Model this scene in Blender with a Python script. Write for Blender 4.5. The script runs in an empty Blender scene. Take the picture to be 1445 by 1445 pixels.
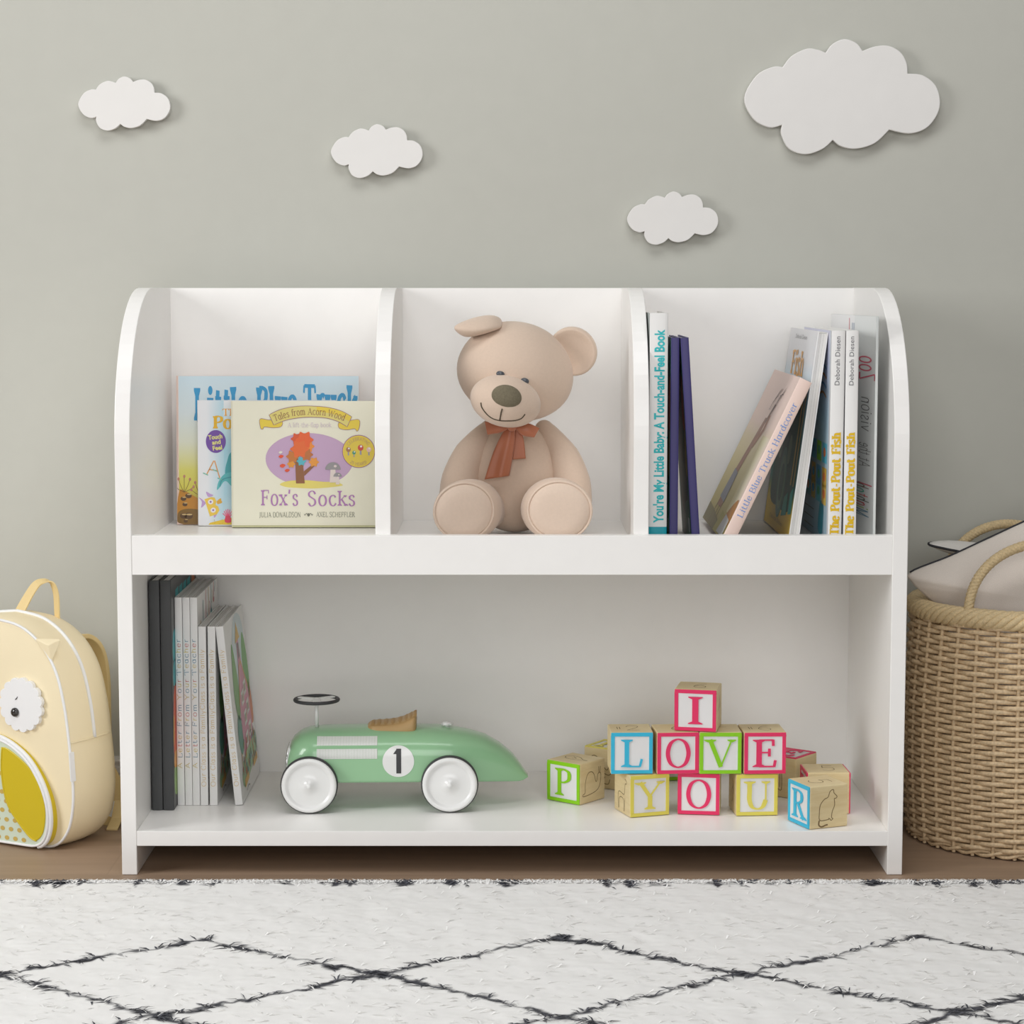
import bpy, bmesh, math, random
import numpy as np
from mathutils import Vector, Matrix, Euler
random.seed(5)
PI = math.pi
S = bpy.context.scene
COL = S.collection

# ------------------------------------------------------------------ colour
def lin(c):
    return tuple((x/12.92 if x <= .04045 else ((x+.055)/1.055)**2.4) for x in (c[0]/255., c[1]/255., c[2]/255.))

# ------------------------------------------------------------------ materials
MATS = {}
def nodes_of(m):
    m.use_nodes = True
    nt = m.node_tree
    return nt, nt.nodes['Principled BSDF']

def mat(name, col, rough=.5, metal=0., bump=0., bscale=200., var=0., vscale=30., coat=0., sheen=0., sub=0., spec=.5):
    m = bpy.data.materials.new(name); MATS[name] = m
    nt, b = nodes_of(m)
    c = lin(col)
    b.inputs['Roughness'].default_value = rough
    b.inputs['Metallic'].default_value = metal
    b.inputs['Coat Weight'].default_value = coat
    b.inputs['Coat Roughness'].default_value = .08
    b.inputs['Sheen Weight'].default_value = sheen
    b.inputs['Specular IOR Level'].default_value = spec
    tc = nt.nodes.new('ShaderNodeTexCoord')
    n = nt.nodes.new('ShaderNodeTexNoise'); n.inputs['Scale'].default_value = vscale; n.inputs['Detail'].default_value = 4
    nt.links.new(tc.outputs['Object'], n.inputs['Vector'])
    r = nt.nodes.new('ShaderNodeValToRGB')
    v = max(var, .01)
    r.color_ramp.elements[0].position = .3; r.color_ramp.elements[1].position = .7
    r.color_ramp.elements[0].color = (c[0]*(1-v), c[1]*(1-v), c[2]*(1-v), 1)
    r.color_ramp.elements[1].color = (min(1, c[0]*(1+v)), min(1, c[1]*(1+v)), min(1, c[2]*(1+v)), 1)
    nt.links.new(n.outputs['Fac'], r.inputs['Fac'])
    nt.links.new(r.outputs['Color'], b.inputs['Base Color'])
    if bump:
        n2 = nt.nodes.new('ShaderNodeTexNoise'); n2.inputs['Scale'].default_value = bscale; n2.inputs['Detail'].default_value = 3
        nt.links.new(tc.outputs['Object'], n2.inputs['Vector'])
        bp = nt.nodes.new('ShaderNodeBump'); bp.inputs['Strength'].default_value = bump; bp.inputs['Distance'].default_value = .002
        nt.links.new(n2.outputs['Fac'], bp.inputs['Height'])
        nt.links.new(bp.outputs['Normal'], b.inputs['Normal'])
    return m

def print_mat(name, rough):
    m = bpy.data.materials.new(name); MATS[name] = m
    nt, b = nodes_of(m)
    a = nt.nodes.new('ShaderNodeAttribute'); a.attribute_name = 'Col'
    nt.links.new(a.outputs['Color'], b.inputs['Base Color'])
    b.inputs['Roughness'].default_value = rough
    return m
print_mat('print', .38)
print_mat('print_matte', .8)

def wood_mat(name, c0, c1, axis_scale, rough):
    m = bpy.data.materials.new(name); MATS[name] = m
    nt, b = nodes_of(m)
    tc = nt.nodes.new('ShaderNodeTexCoord')
    mp = nt.nodes.new('ShaderNodeMapping'); mp.inputs['Scale'].default_value = axis_scale
    nt.links.new(tc.outputs['Object'], mp.inputs['Vector'])
    n = nt.nodes.new('ShaderNodeTexNoise'); n.inputs['Scale'].default_value = 1; n.inputs['Detail'].default_value = 5; n.inputs['Distortion'].default_value = .6
    nt.links.new(mp.outputs['Vector'], n.inputs['Vector'])
    r = nt.nodes.new('ShaderNodeValToRGB')
    r.color_ramp.elements[0].position = .3; r.color_ramp.elements[1].position = .72
    r.color_ramp.elements[0].color = (*lin(c0), 1); r.color_ramp.elements[1].color = (*lin(c1), 1)
    nt.links.new(n.outputs['Fac'], r.inputs['Fac']); nt.links.new(r.outputs['Color'], b.inputs['Base Color'])
    b.inputs['Roughness'].default_value = rough
    return m

mat('wall_paint', (195, 195, 186), .85, bump=.04, bscale=300)
mat('white_laminate', (250, 248, 245), .34, var=.01)
mat('white_foam', (236, 234, 231), .8)
mat('trim_white', (232, 230, 228), .45)
mat('bear_plush', (216, 194, 175), .95, bump=.12, bscale=1100, var=.02, vscale=300, sheen=.3, spec=.15)
mat('bear_pad', (224, 203, 185), .95, bump=.10, bscale=1100, var=.02, vscale=300, sheen=.3, spec=.15)
mat('bear_nose', (120, 112, 92), .7, bump=.4, bscale=1200, var=.12, vscale=500, spec=.25)
mat('bear_eye', (84, 88, 94), .12, var=.05)
mat('bear_thread', (88, 76, 60), .8)
mat('satin_rust', (184, 112, 80), .38, sheen=.3)
mat('car_green', (152, 199, 154), .3, coat=.6)
mat('car_white', (238, 238, 236), .3, coat=.4)
mat('louvre_gap', (176, 190, 168), .5)
mat('car_rubber', (62, 62, 64), .55)
mat('car_leather', (186, 152, 102), .45, bump=.2, bscale=500)
mat('car_leather_quilt', (176, 138, 82), .5, bump=.3, bscale=400)
mat('car_chrome', (225, 225, 225), .16, metal=1.)
wood_mat('block_wood', (218, 196, 148), (230, 212, 168), (18, 18, 160), .5)
mat('block_white', (232, 231, 230), .45)
mat('block_groove', (120, 98, 66), .8)
BC = dict(blue=(48, 186, 222), red=(232, 44, 100), green=(140, 208, 4), yellow=(228, 214, 92))
for k, v in BC.items(): mat('block_'+k, v, .42)
mat('bag_cream', (243, 228, 192), .5, bump=.05, bscale=500)
mat('bag_strap', (232, 206, 148), .6, bump=.15, bscale=900)
mat('bag_white', (240, 240, 240), .45)
mat('bag_mustard', (212, 188, 30), .35)
mat('bag_mint', (214, 226, 206), .5)
mat('bag_dot', (206, 176, 92), .5)
mat('bag_felt', (240, 240, 240), .75)
mat('bag_eye', (50, 47, 45), .1, coat=.5)
mat('seagrass', (220, 194, 156), .40, bump=.5, bscale=700, var=.18, vscale=260)
mat('seagrass_rope', (222, 198, 154), .55, bump=.6, bscale=900, var=.15, vscale=400)
mat('linen_grey', (232, 222, 212), .95, bump=.35, bscale=1400, var=.04, vscale=900, sheen=.2)
mat('linen_pale', (232, 228, 222), .95, bump=.35, bscale=1400, var=.04, vscale=900, sheen=.2)
mat('piping_dark', (52, 52, 56), .8)
mat('paper', (228, 226, 222), .8)
mat('book_black', (66, 67, 68), .5)
mat('book_white', (240, 239, 237), .32)
mat('book_navy', (58, 52, 110), .4)
mat('book_peach', (240, 214, 202), .35)
mat('book_cream', (236, 233, 212), .4)
mat('book_sky', (206, 224, 234), .36)
mat('book_pale', (214, 218, 216), .4)
mat('page_line_grey', (176, 174, 170), .8)

# wooden floor
def floor_mat():
    m = bpy.data.materials.new('floor_wood'); MATS['floor_wood'] = m
    nt, b = nodes_of(m)
    tc = nt.nodes.new('ShaderNodeTexCoord')
    br = nt.nodes.new('ShaderNodeTexBrick'); br.inputs['Scale'].default_value = 1
    br.inputs['Brick Width'].default_value = 1.3; br.inputs['Row Height'].default_value = .14
    br.inputs['Mortar Size'].default_value = .0012; br.offset = .4
    br.inputs['Color1'].default_value = (*lin((166, 141, 118)), 1); br.inputs['Color2'].default_value = (*lin((158, 133, 111)), 1)
    br.inputs['Mortar'].default_value = (*lin((156, 132, 110)), 1)
    nt.links.new(tc.outputs['Object'], br.inputs['Vector'])
    mp = nt.nodes.new('ShaderNodeMapping'); mp.inputs['Scale'].default_value = (3, 40, 1)
    nt.links.new(tc.outputs['Object'], mp.inputs['Vector'])
    n = nt.nodes.new('ShaderNodeTexNoise'); n.inputs['Scale'].default_value = 1; n.inputs['Detail'].default_value = 6
    nt.links.new(mp.outputs['Vector'], n.inputs['Vector'])
    r = nt.nodes.new('ShaderNodeValToRGB')
    r.color_ramp.elements[0].color = (.72, .72, .72, 1); r.color_ramp.elements[1].color = (1, 1, 1, 1)
    r.color_ramp.elements[0].position = .3; r.color_ramp.elements[1].position = .65
    nt.links.new(n.outputs['Fac'], r.inputs['Fac'])
    mx = nt.nodes.new('ShaderNodeMix'); mx.data_type = 'RGBA'; mx.blend_type = 'MULTIPLY'; mx.inputs[0].default_value = .6
    nt.links.new(br.outputs['Color'], mx.inputs[6]); nt.links.new(r.outputs['Color'], mx.inputs[7])
    nt.links.new(mx.outputs[2], b.inputs['Base Color'])
    b.inputs['Roughness'].default_value = .5
floor_mat()

# ------------------------------------------------------------------ mesh builder
class MB:
    def __init__(self): self.v = []; self.f = []; self.m = []; self.c = []; self.s = []
    def add(self, vs, fs, m, col=None, smooth=False):
        """vs list of points, fs faces, col: None / rgb / list of rgb per vertex"""
        o = len(self.v); self.v += [tuple(p) for p in vs]
        for f in fs:
            self.f.append([i+o for i in f]); self.m.append(m); self.s.append(smooth)
            if col is None: self.c.append([(.8, .8, .8)]*len(f))
            elif isinstance(col, list): self.c.append([lin(col[i]) for i in f])
            else: self.c.append([lin(col)]*len(f))
        return self
    def box(self, x0, x1, y0, y1, z0, z1, m, col=None):
        vs = [(x, y, z) for x in (x0, x1) for y in (y0, y1) for z in (z0, z1)]
        return self.add(vs, [(0, 1, 3, 2), (4, 6, 7, 5), (0, 4, 5, 1), (2, 3, 7, 6), (0, 2, 6, 4), (1, 5, 7, 3)], m, col)
    def prism(self, pts, to3, d0, d1, m, col=None, smooth=False):
        """pts 2d outline ccw, to3(u,v,d) -> 3d"""
        n = len(pts)
        self.add([to3(u, v, d0) for u, v in pts], [tuple(range(n))[::-1]], m, col)
        self.add([to3(u, v, d1) for u, v in pts], [tuple(range(n))], m, col)
        self.add([to3(u, v, d0) for u, v in pts]+[to3(u, v, d1) for u, v in pts],
                 [(i, (i+1) % n, n+(i+1) % n, n+i) for i in range(n)], m, col, smooth)
        return self
    def grid(self, rows, m, col=None, smooth=True, cu=False, cv=False):
        nr = len(rows); nc = len(rows[0]); vs = [p for r in rows for p in r]; fs = []
        for i in range(nr if cu else nr-1):
            for j in range(nc if cv else nc-1):
                a, b = i*nc+j, i*nc+(j+1) % nc; c, d = ((i+1) % nr)*nc+(j+1) % nc, ((i+1) % nr)*nc+j
                fs.append((a, b, c, d))
        return self.add(vs, fs, m, col, smooth)
    def ell(self, c, r, m, rot=None, nu=40, nv=24):
        R = rot if rot is not None else Matrix.Identity(3); c = Vector(c); rows = []
        for i in range(nv+1):
            t = PI*i/nv
            rows.append([c+R @ Vector((r[0]*math.sin(t)*math.cos(2*PI*j/nu), r[1]*math.sin(t)*math.sin(2*PI*j/nu), r[2]*math.cos(t))) for j in range(nu)])
        return self.grid(rows, m, cv=True)
    def tube(self, pts, r, m, n=8, closed=False, cap=True, rx=None, col=None, twist=None):
        """r radius or list"""
        P = [Vector(p) for p in pts]; k = len(P); rows = []
        T = []
        for i in range(k):
            a = P[(i-1) % k] if closed else P[max(i-1, 0)]; b = P[(i+1) % k] if closed else P[min(i+1, k-1)]
            T.append((b-a).normalized())
        up = Vector((0, 0, 1)) if abs(T[0].z) < .9 else Vector((1, 0, 0))
        N = (up - T[0]*up.dot(T[0])).normalized()
        for i in range(k):
            N = (N - T[i]*N.dot(T[i])).normalized(); B = T[i].cross(N)
            rr = r[i] if isinstance(r, (list, tuple)) else r
            rows.append([P[i]+(N*math.cos(2*PI*j/n)+B*math.sin(2*PI*j/n)*(rx or 1))*rr for j in range(n)])
        self.grid(rows, m, cu=closed, cv=True, col=col)
        if cap and not closed:
            self.add(rows[0], [tuple(range(n))[::-1]], m, col); self.add(rows[-1], [tuple(range(n))], m, col)
        return self
    def ribbon(self, pts, wdir, w, t, m):
        """flat strap: pts centreline, wdir width direction per point or one, width w, thickness t"""
        P = [Vector(p) for p in pts]; k = len(P); rows = []
        for i in range(k):
            T = (P[min(i+1, k-1)]-P[max(i-1, 0)]).normalized()
            W = Vector(wdir[i] if isinstance(wdir, list) else wdir); W = (W-T*W.dot(T)).normalized(); N = T.cross(W)
            ww = w[i] if isinstance(w, list) else w
            rows.append([P[i]+W*ww/2+N*t/2, P[i]-W*ww/2+N*t/2, P[i]-W*ww/2-N*t/2, P[i]+W*ww/2-N*t/2])
        self.grid(rows, m, cv=True, smooth=False)
        self.add(rows[0], [(0, 1, 2, 3)], m); self.add(rows[-1], [(3, 2, 1, 0)], m)
        return self
    def lathe(self, prof, m, to3, n=48):
        """prof list of (r,h); to3(x,y,h)"""
        rows = [[to3(r*math.cos(2*PI*j/n), r*math.sin(2*PI*j/n), h) for j in range(n)] for r, h in prof]
        return self.grid(rows, m, cv=True)
    def build(self, name, parent=None, bevel=0, seg=3, subsurf=0, fix=True, angle=None):
        me = bpy.data.meshes.new(name)
        me.from_pydata(self.v, [], self.f)
        names = []
        for m in self.m:
            if m not in names: names.append(m)
        for n in names: me.materials.append(MATS[n])
        idx = {n: i for i, n in enumerate(names)}
        me.polygons.foreach_set('material_index', [idx[m] for m in self.m])
        me.polygons.foreach_set('use_smooth', self.s)
        if any(n.startswith('print') for n in names):
            a = me.color_attributes.new('Col', 'FLOAT_COLOR', 'CORNER')
            flat = [x for f in self.c for c in f for x in (*c, 1.)]
            a.data.foreach_set('color', flat)
        me.validate(); me.update()
        if fix:
            bm = bmesh.new(); bm.from_mesh(me)
            bmesh.ops.remove_doubles(bm, verts=bm.verts, dist=1e-6)
            bmesh.ops.recalc_face_normals(bm, faces=bm.faces); bm.to_mesh(me); bm.free()
        o = bpy.data.objects.new(name, me); COL.objects.link(o)
        if parent is not None: o.parent = parent
        if bevel:
            b = o.modifiers.new('bevel', 'BEVEL'); b.width = bevel; b.segments = seg; b.limit_method = 'ANGLE'; b.angle_limit = math.radians(40)
            b.harden_normals = False
        if subsurf:
            s = o.modifiers.new('subsurf', 'SUBSURF'); s.levels = subsurf; s.render_levels = subsurf
        return o

def thing(name, label, cat, loc=(0, 0, 0), rot=(0, 0, 0), group=None):
    o = bpy.data.objects.new(name, None); COL.objects.link(o)
    o.location = loc; o.rotation_euler = rot; o.empty_display_size = .02
    o['label'] = label; o['category'] = cat
    if group: o['group'] = group
    return o
def struct(o): o['kind'] = 'structure'; return o

def catmull(P, n=6, closed=False):
    P = [Vector(p) for p in P]; k = len(P); out = []
    for i in range(k if closed else k-1):
        p0 = P[(i-1) % k] if closed else P[max(i-1, 0)]; p1 = P[i]; p2 = P[(i+1) % k]
        p3 = P[(i+2) % k] if closed else P[min(i+2, k-1)]
        for j in range(n):
            t = j/n
            out.append(.5*((2*p1)+(p2-p0)*t+(2*p0-5*p1+4*p2-p3)*t*t+(3*p1-p0-3*p2+p3)*t**3))
    if not closed: out.append(P[-1])
    return out

# ------------------------------------------------------------------ lettering
GL = {
'A': (66, [('tz', [(33, 70), (7, 0)]), ('z', [(32, 70), (58, 0)]), ('t', [(17, 24), (50, 24)])]),
'B': (56, [('az', [(13, 70), (13, 0)]), ('c', [(13, 70), (30, 70), (43, 63), (43, 46), (30, 37), (13, 37)]), ('c', [(13, 37), (34, 37), (50, 28), (50, 10), (34, 0), (13, 0)])]),
'C': (62, [('c', [(56, 55), (48, 67), (34, 71), (16, 62), (9, 35), (16, 8), (34, -1), (48, 4), (57, 17)])]),
'D': (66, [('az', [(13, 70), (13, 0)]), ('c', [(13, 70), (32, 70), (52, 59), (58, 35), (52, 11), (32, 0), (13, 0)])]),
'E': (58, [('az', [(14, 70), (14, 0)]), ('t', [(14, 69), (48, 69)]), ('t', [(14, 37), (39, 37)]), ('t', [(14, 1), (51, 1)]), ('w', [(48, 70), (48.5, 54)]), ('w', [(39, 47), (39, 27)]), ('w', [(51, 0), (54, 17)])]),
'F': (54, [('az', [(14, 70), (14, 0)]), ('t', [(14, 69), (48, 69)]), ('t', [(14, 37), (39, 37)]), ('w', [(48, 70), (48.5, 55)]), ('w', [(39, 46), (39, 28)])]),
'G': (66, [('c', [(56, 56), (48, 67), (34, 71), (16, 62), (9, 35), (16, 8), (34, -1), (46, 2), (54, 8)]), ('a', [(54, 30), (54, 4)])]),
'H': (68, [('az', [(14, 70), (14, 0)]), ('az', [(54, 70), (54, 0)]), ('t', [(14, 36), (54, 36)])]),
'I': (30, [('az', [(15, 70), (15, 0)])]),
'J': (32, [('ca', [(20, 70), (20, 40), (19, 12), (12, -4), (2, -8)])]),
'L': (56, [('az', [(15, 70), (15, 0)]), ('t', [(15, 1), (48, 1)]), ('w', [(48, 0), (53, 20)])]),
'M': (80, [('taz', [(12, 70), (12, 0)]), ('', [(12, 70), (38, 4)]), ('t', [(38, 4), (64, 70)]), ('az', [(66, 70), (66, 0)])]),
'N': (68, [('taz', [(13, 70), (13, 0)]), ('', [(12, 70), (56, 0)]), ('ta', [(56, 70), (56, 0)])]),
'O': (70, [('co', [(35, 71), (15, 61), (7, 35), (15, 9), (35, -1), (55, 9), (63, 35), (55, 61)])]),
'P': (54, [('az', [(14, 70), (14, 0)]), ('c', [(14, 69), (30, 69), (46, 62), (46, 44), (30, 35), (14, 35)])]),
'R': (62, [('az', [(14, 70), (14, 0)]), ('c', [(14, 69), (30, 69), (45, 62), (45, 46), (30, 37), (14, 37)]), ('z', [(28, 37), (55, 0)])]),
'S': (52, [('c', [(43, 56), (36, 68), (24, 71), (11, 62), (12, 48), (26, 38), (40, 28), (43, 12), (33, 1), (19, -1), (8, 13)])]),
'T': (60, [('z', [(30, 70), (30, 0)]), ('t', [(5, 69), (55, 69)]), ('w', [(5, 70), (3, 54)]), ('w', [(55, 70), (57, 54)])]),
'U': (66, [('ca', [(14, 70), (14, 45), (14, 22), (21, 4), (35, -1), (47, 5), (54, 22)]), ('ta', [(54, 70), (54, 22)])]),
'V': (66, [('a', [(7, 70), (34, 0)]), ('ta', [(60, 70), (34, 1)])]),
'W': (90, [('a', [(6, 70), (26, 0)]), ('t', [(26, 0), (45, 60)]), ('', [(43, 66), (63, 0)]), ('ta', [(84, 70), (63, 0)])]),
'X': (62, [('az', [(8, 70), (53, 0)]), ('taz', [(53, 70), (8, 0)])]),
'Y': (64, [('a', [(6, 70), (31, 33)]), ('ta', [(60, 70), (32, 33)]), ('z', [(32, 34), (32, 0)])]),
'Z': (56, [('t', [(8, 69), (48, 69)]), ('', [(48, 69), (8, 1)]), ('t', [(8, 1), (50, 1)])]),
'a': (48, [('co', [(23, 50), (11, 42), (7, 24), (12, 6), (23, -1), (33, 6), (38, 24), (33, 42)]), ('z', [(39, 50), (39, 0)])]),
'b': (48, [('a', [(10, 72), (10, 0)]), ('co', [(26, 50), (15, 42), (11, 24), (15, 6), (26, -1), (37, 6), (41, 24), (37, 42)])]),
'c': (44, [('c', [(38, 40), (32, 48), (23, 50), (11, 42), (7, 24), (13, 6), (24, -1), (34, 3), (40, 12)])]),
'd': (50, [('az', [(39, 72), (39, 0)]), ('co', [(23, 50), (11, 42), (7, 24), (12, 6), (23, -1), (33, 6), (38, 24), (33, 42)])]),
'e': (46, [('t', [(8, 27), (39, 27)]), ('c', [(39, 27), (35, 43), (24, 50), (12, 42), (7, 24), (13, 5), (25, -1), (39, 10)])]),
'f': (30, [('c', [(33, 64), (27, 72), (18, 68), (14, 52), (14, 25), (14, 0)]), ('t', [(4, 48), (28, 48)])]),
'g': (48, [('co', [(23, 50), (11, 42), (7, 24), (12, 6), (23, -1), (33, 6), (38, 24), (33, 42)]), ('c', [(39, 50), (39, 20), (38, -6), (28, -19), (10, -15)])]),
'h': (50, [('az', [(11, 72), (11, 0)]), ('cz', [(11, 34), (19, 47), (30, 50), (38, 42), (40, 26), (40, 0)])]),
'i': (24, [('az', [(12, 50), (12, 0)]), ('d', [(12, 66)])]),
'k': (50, [('az', [(11, 72), (11, 0)]), ('ta', [(40, 50), (11, 22)]), ('z', [(21, 31), (44, 0)])]),
'l': (24, [('az', [(12, 72), (12, 0)])]),
'm': (76, [('az', [(11, 50), (11, 0)]), ('cz', [(11, 34), (18, 47), (27, 50), (35, 42), (37, 26), (37, 0)]), ('cz', [(37, 34), (44, 47), (53, 50), (61, 42), (63, 26), (63, 0)])]),
'n': (50, [('az', [(11, 50), (11, 0)]), ('cz', [(11, 34), (19, 47), (30, 50), (38, 42), (40, 26), (40, 0)])]),
'o': (50, [('co', [(25, 51), (12, 43), (7, 25), (12, 6), (25, -1), (38, 6), (43, 25), (38, 43)])]),
'p': (48, [('az', [(10, 50), (10, -20)]), ('co', [(26, 50), (15, 42), (11, 24), (15, 6), (26, -1), (37, 6), (41, 24), (37, 42)])]),
'r': (38, [('az', [(11, 50), (11, 0)]), ('c', [(11, 32), (18, 45), (27, 50), (34, 46)])]),
's': (40, [('c', [(32, 40), (26, 49), (18, 50), (9, 44), (10, 33), (20, 27), (30, 20), (32, 8), (24, 0), (14, 0), (6, 10)])]),
't': (34, [('c', [(15, 66), (14, 40), (14, 16), (19, 2), (28, 1), (34, 8)]), ('t', [(4, 49), (30, 49)])]),
'u': (50, [('ca', [(10, 50), (10, 32), (11, 14), (18, 1), (28, 1), (38, 14)]), ('az', [(39, 50), (39, 0)])]),
'v': (46, [('a', [(6, 50), (23, 0)]), ('ta', [(40, 50), (23, 1)])]),
'w': (66, [('a', [(5, 50), (19, 0)]), ('t', [(19, 0), (33, 44)]), ('', [(32, 46), (46, 0)]), ('ta', [(61, 50), (46, 0)])]),
'x': (46, [('az', [(7, 50), (39, 0)]), ('taz', [(39, 50), (7, 0)])]),
'y': (46, [('a', [(6, 50), (24, 2)]), ('ta', [(41, 50), (24, 2), (16, -18)])]),
"'": (20, [('', [(10, 72), (8, 54)])]),
'-': (34, [('w', [(6, 26), (28, 26)])]),
':': (22, [('d', [(11, 44)]), ('d', [(11, 6)])]),
'!': (24, [('', [(12, 70), (12, 20)]), ('d', [(12, 4)])]),
'2': (50, [('c', [(8, 52), (14, 67), (26, 70), (40, 62), (40, 46), (26, 24), (8, 2)]), ('t', [(8, 1), (44, 1)])]),
'3': (50, [('c', [(9, 58), (22, 70), (38, 64), (38, 44), (22, 38)]), ('c', [(22, 38), (42, 32), (42, 8), (24, -1), (7, 10)])]),
'5': (50, [('t', [(42, 69), (14, 69)]), ('', [(14, 69), (11, 40)]), ('c', [(11, 40), (26, 45), (41, 36), (41, 12), (25, -1), (7, 8)])]),
'6': (50, [('c', [(40, 68), (22, 58), (10, 36), (9, 16), (24, -1), (40, 8), (40, 28), (25, 38), (10, 26)])]),
}
def stroke(mb, to3, pts, w, m, col, layer, thin=None, thick=None, closed=False, wfun=None):
    """polyline as a flat band; per-segment nib width"""
    P = [Vector((p[0], p[1])) for p in pts]; k = len(P); L = []; R = []
    for i in range(k):
        a = P[(i-1) % k] if closed else P[max(i-1, 0)]; b = P[(i+1) % k] if closed else P[min(i+1, k-1)]
        d = (b-a)
        if d.length < 1e-12: d = Vector((1, 0))
        d.normalize()
        ww = wfun(d) if wfun else w
        n = Vector((-d.y, d.x))*ww/2
        L.append(P[i]+n); R.append(P[i]-n)
    vs = [to3(p.x, p.y, layer) for p in L]+[to3(p.x, p.y, layer) for p in R]
    fs = [(k+i, k+(i+1) % k, (i+1) % k, i) for i in range(k if closed else k-1)]
    mb.add(vs, fs, m, col)

def glyphs(txt, sp=0, spw=26):
    x = 0; out = []
    for ch in txt:
        if ch == ' ': x += spw+sp; continue
        adv, st = GL[ch]; out.append((ch, x, st)); x += adv+sp
    return out, x-sp

def text(mb, to3, txt, x0, y0, W, H, col, thick=10, thin=4, serif=6, sp=2, m='print', layer=.0003, mirror=False, curve=None, spw=26, sth=None, depth=None, wobble=0, step=.000012):
    """W total width, H cap height (70 units). col rgb or list of rgb per letter. curve(x) -> (x, y, angle) lays the line on an arc"""
    out, tw = glyphs(txt, sp, spw); sx = W/tw; sy = H/70.
    rnd = random.Random(len(txt)*7+3)
    base_layer = layer
    for gi, (ch, gx, st) in enumerate(out):
        layer = base_layer
        c = col[gi % len(col)] if isinstance(col, list) else col
        adv = GL[ch][0]
        dy = rnd.uniform(-1, 1)*wobble; ra = rnd.uniform(-1, 1)*wobble*.02
        def T(u, v, d, gx=gx, dy=dy, ra=ra, adv=adv):
            uu = u-adv/2; u2 = uu*math.cos(ra)-v*math.sin(ra)+adv/2; v2 = uu*math.sin(ra)+v*math.cos(ra)+dy
            X = (gx+u2)*sx; Y = v2*sy
            if mirror: X = W-X
            if curve:
                cx_, cy_, an = curve((gx+adv/2)*sx); ox = (u2-adv/2)*sx
                return to3(x0+cx_+ox*math.cos(an)-Y*math.sin(an), y0+cy_+ox*math.sin(an)+Y*math.cos(an), d)
            return to3(x0+X, y0+Y, d)
        shapes = []
        lay0 = layer; li = 0
        for fl, pts in st:
            li += 1; layer = lay0+li*step
            if 'd' in fl:
                r = max(thick*.62, 3.5); u, v = pts[0]
                mb.add([T(u+r*math.cos(2*PI*k/12), v+r*math.sin(2*PI*k/12), layer) for k in range(12)], [tuple(range(12))], m, c); continue
            cl = 'o' in fl
            pp = [(p.x, p.y) for p in catmull([(a, b, 0) for a, b in pts], 6, cl)] if 'c' in fl else pts
            if 't' in fl: wf = lambda d: thin
            elif 'w' in fl: wf = lambda d: max(thin, thick*.5)
            else: wf = lambda d: thin+(thick-thin)*abs(d.y)**1.6
            stroke(mb, T, pp, 1, m, c, layer, closed=cl, wfun=wf)
            st_h = sth or max(thin, 3)
            if serif:
                for fch, p in (('a', pts[0]), ('z', pts[-1])):
                    if fch in fl:
                        li += 1; layer = lay0+li*step
                        hw = serif+(thin if 't' in fl else thick)/2; yy = p[1]; s = 1 if yy <= 5 else -1
                        tw2 = (thin if 't' in fl else thick)/2
                        mb.add([T(p[0]-hw, yy, layer), T(p[0]+hw, yy, layer), T(p[0]+hw, yy+s*st_h*.7, layer), T(p[0]+tw2, yy+s*st_h*2.2, layer), T(p[0]-tw2, yy+s*st_h*2.2, layer), T(p[0]-hw, yy+s*st_h*.7, layer)],
                               [(0, 1, 2, 3, 4, 5) if s > 0 else (5, 4, 3, 2, 1, 0)], m, c)

_fc = {}
def sans(mb, to3, txt, x0, y0, W, H, col, bold=0., m='print', layer=.0003, sp=1.):
    """built-in sans lettering turned to mesh; W width, H cap height"""
    key = (txt, bold, sp)
    if key not in _fc:
        cu = bpy.data.curves.new('lettering', 'FONT'); cu.body = txt; cu.offset = bold; cu.space_character = sp; cu.resolution_u = 3
        ob = bpy.data.objects.new('lettering', cu); COL.objects.link(ob)
        dg = bpy.context.evaluated_depsgraph_get(); me = ob.evaluated_get(dg).to_mesh()
        vs = [tuple(v.co) for v in me.vertices]; fs = [tuple(p.vertices) for p in me.polygons]
        ob.evaluated_get(dg).to_mesh_clear(); bpy.data.objects.remove(ob); bpy.data.curves.remove(cu)
        xs = [v[0] for v in vs]; _fc[key] = (vs, fs, min(xs), max(xs))
    vs, fs, a, b = _fc[key]
    mb.add([to3(x0+(v[0]-a)/(b-a)*W, y0+v[1]/.73*H, layer) for v in vs], fs, m, col)

def poly(mb, to3, pts, col, layer=.0002, m='print'):
    mb.add([to3(p[0], p[1], layer) for p in pts], [tuple(range(len(pts)))], m, col)
def ellp(mb, to3, cx, cy, rx, ry, col, layer=.0002, rot=0, m='print', n=40, a0=0, a1=2*PI):
    pts = []
    for k in range(n):
        a = a0+(a1-a0)*k/(n if a1-a0 > 6.2 else n-1); u, v = rx*math.cos(a), ry*math.sin(a)
        pts.append((cx+u*math.cos(rot)-v*math.sin(rot), cy+u*math.sin(rot)+v*math.cos(rot)))
    poly(mb, to3, pts, col, layer, m)
def blob(mb, to3, pts, col, layer=.0002, m='print', n=5):
    poly(mb, to3, [(p.x, p.y) for p in catmull([(a, b, 0) for a, b in pts], n, True)], col, layer, m)
def line(mb, to3, pts, w, col, layer=.0003, m='print', smooth=True, closed=False):
    pp = [(p.x, p.y) for p in catmull([(a, b, 0) for a, b in pts], 5, closed)] if smooth else pts
    stroke(mb, to3, pp, w, m, col, layer, closed=closed)
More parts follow.
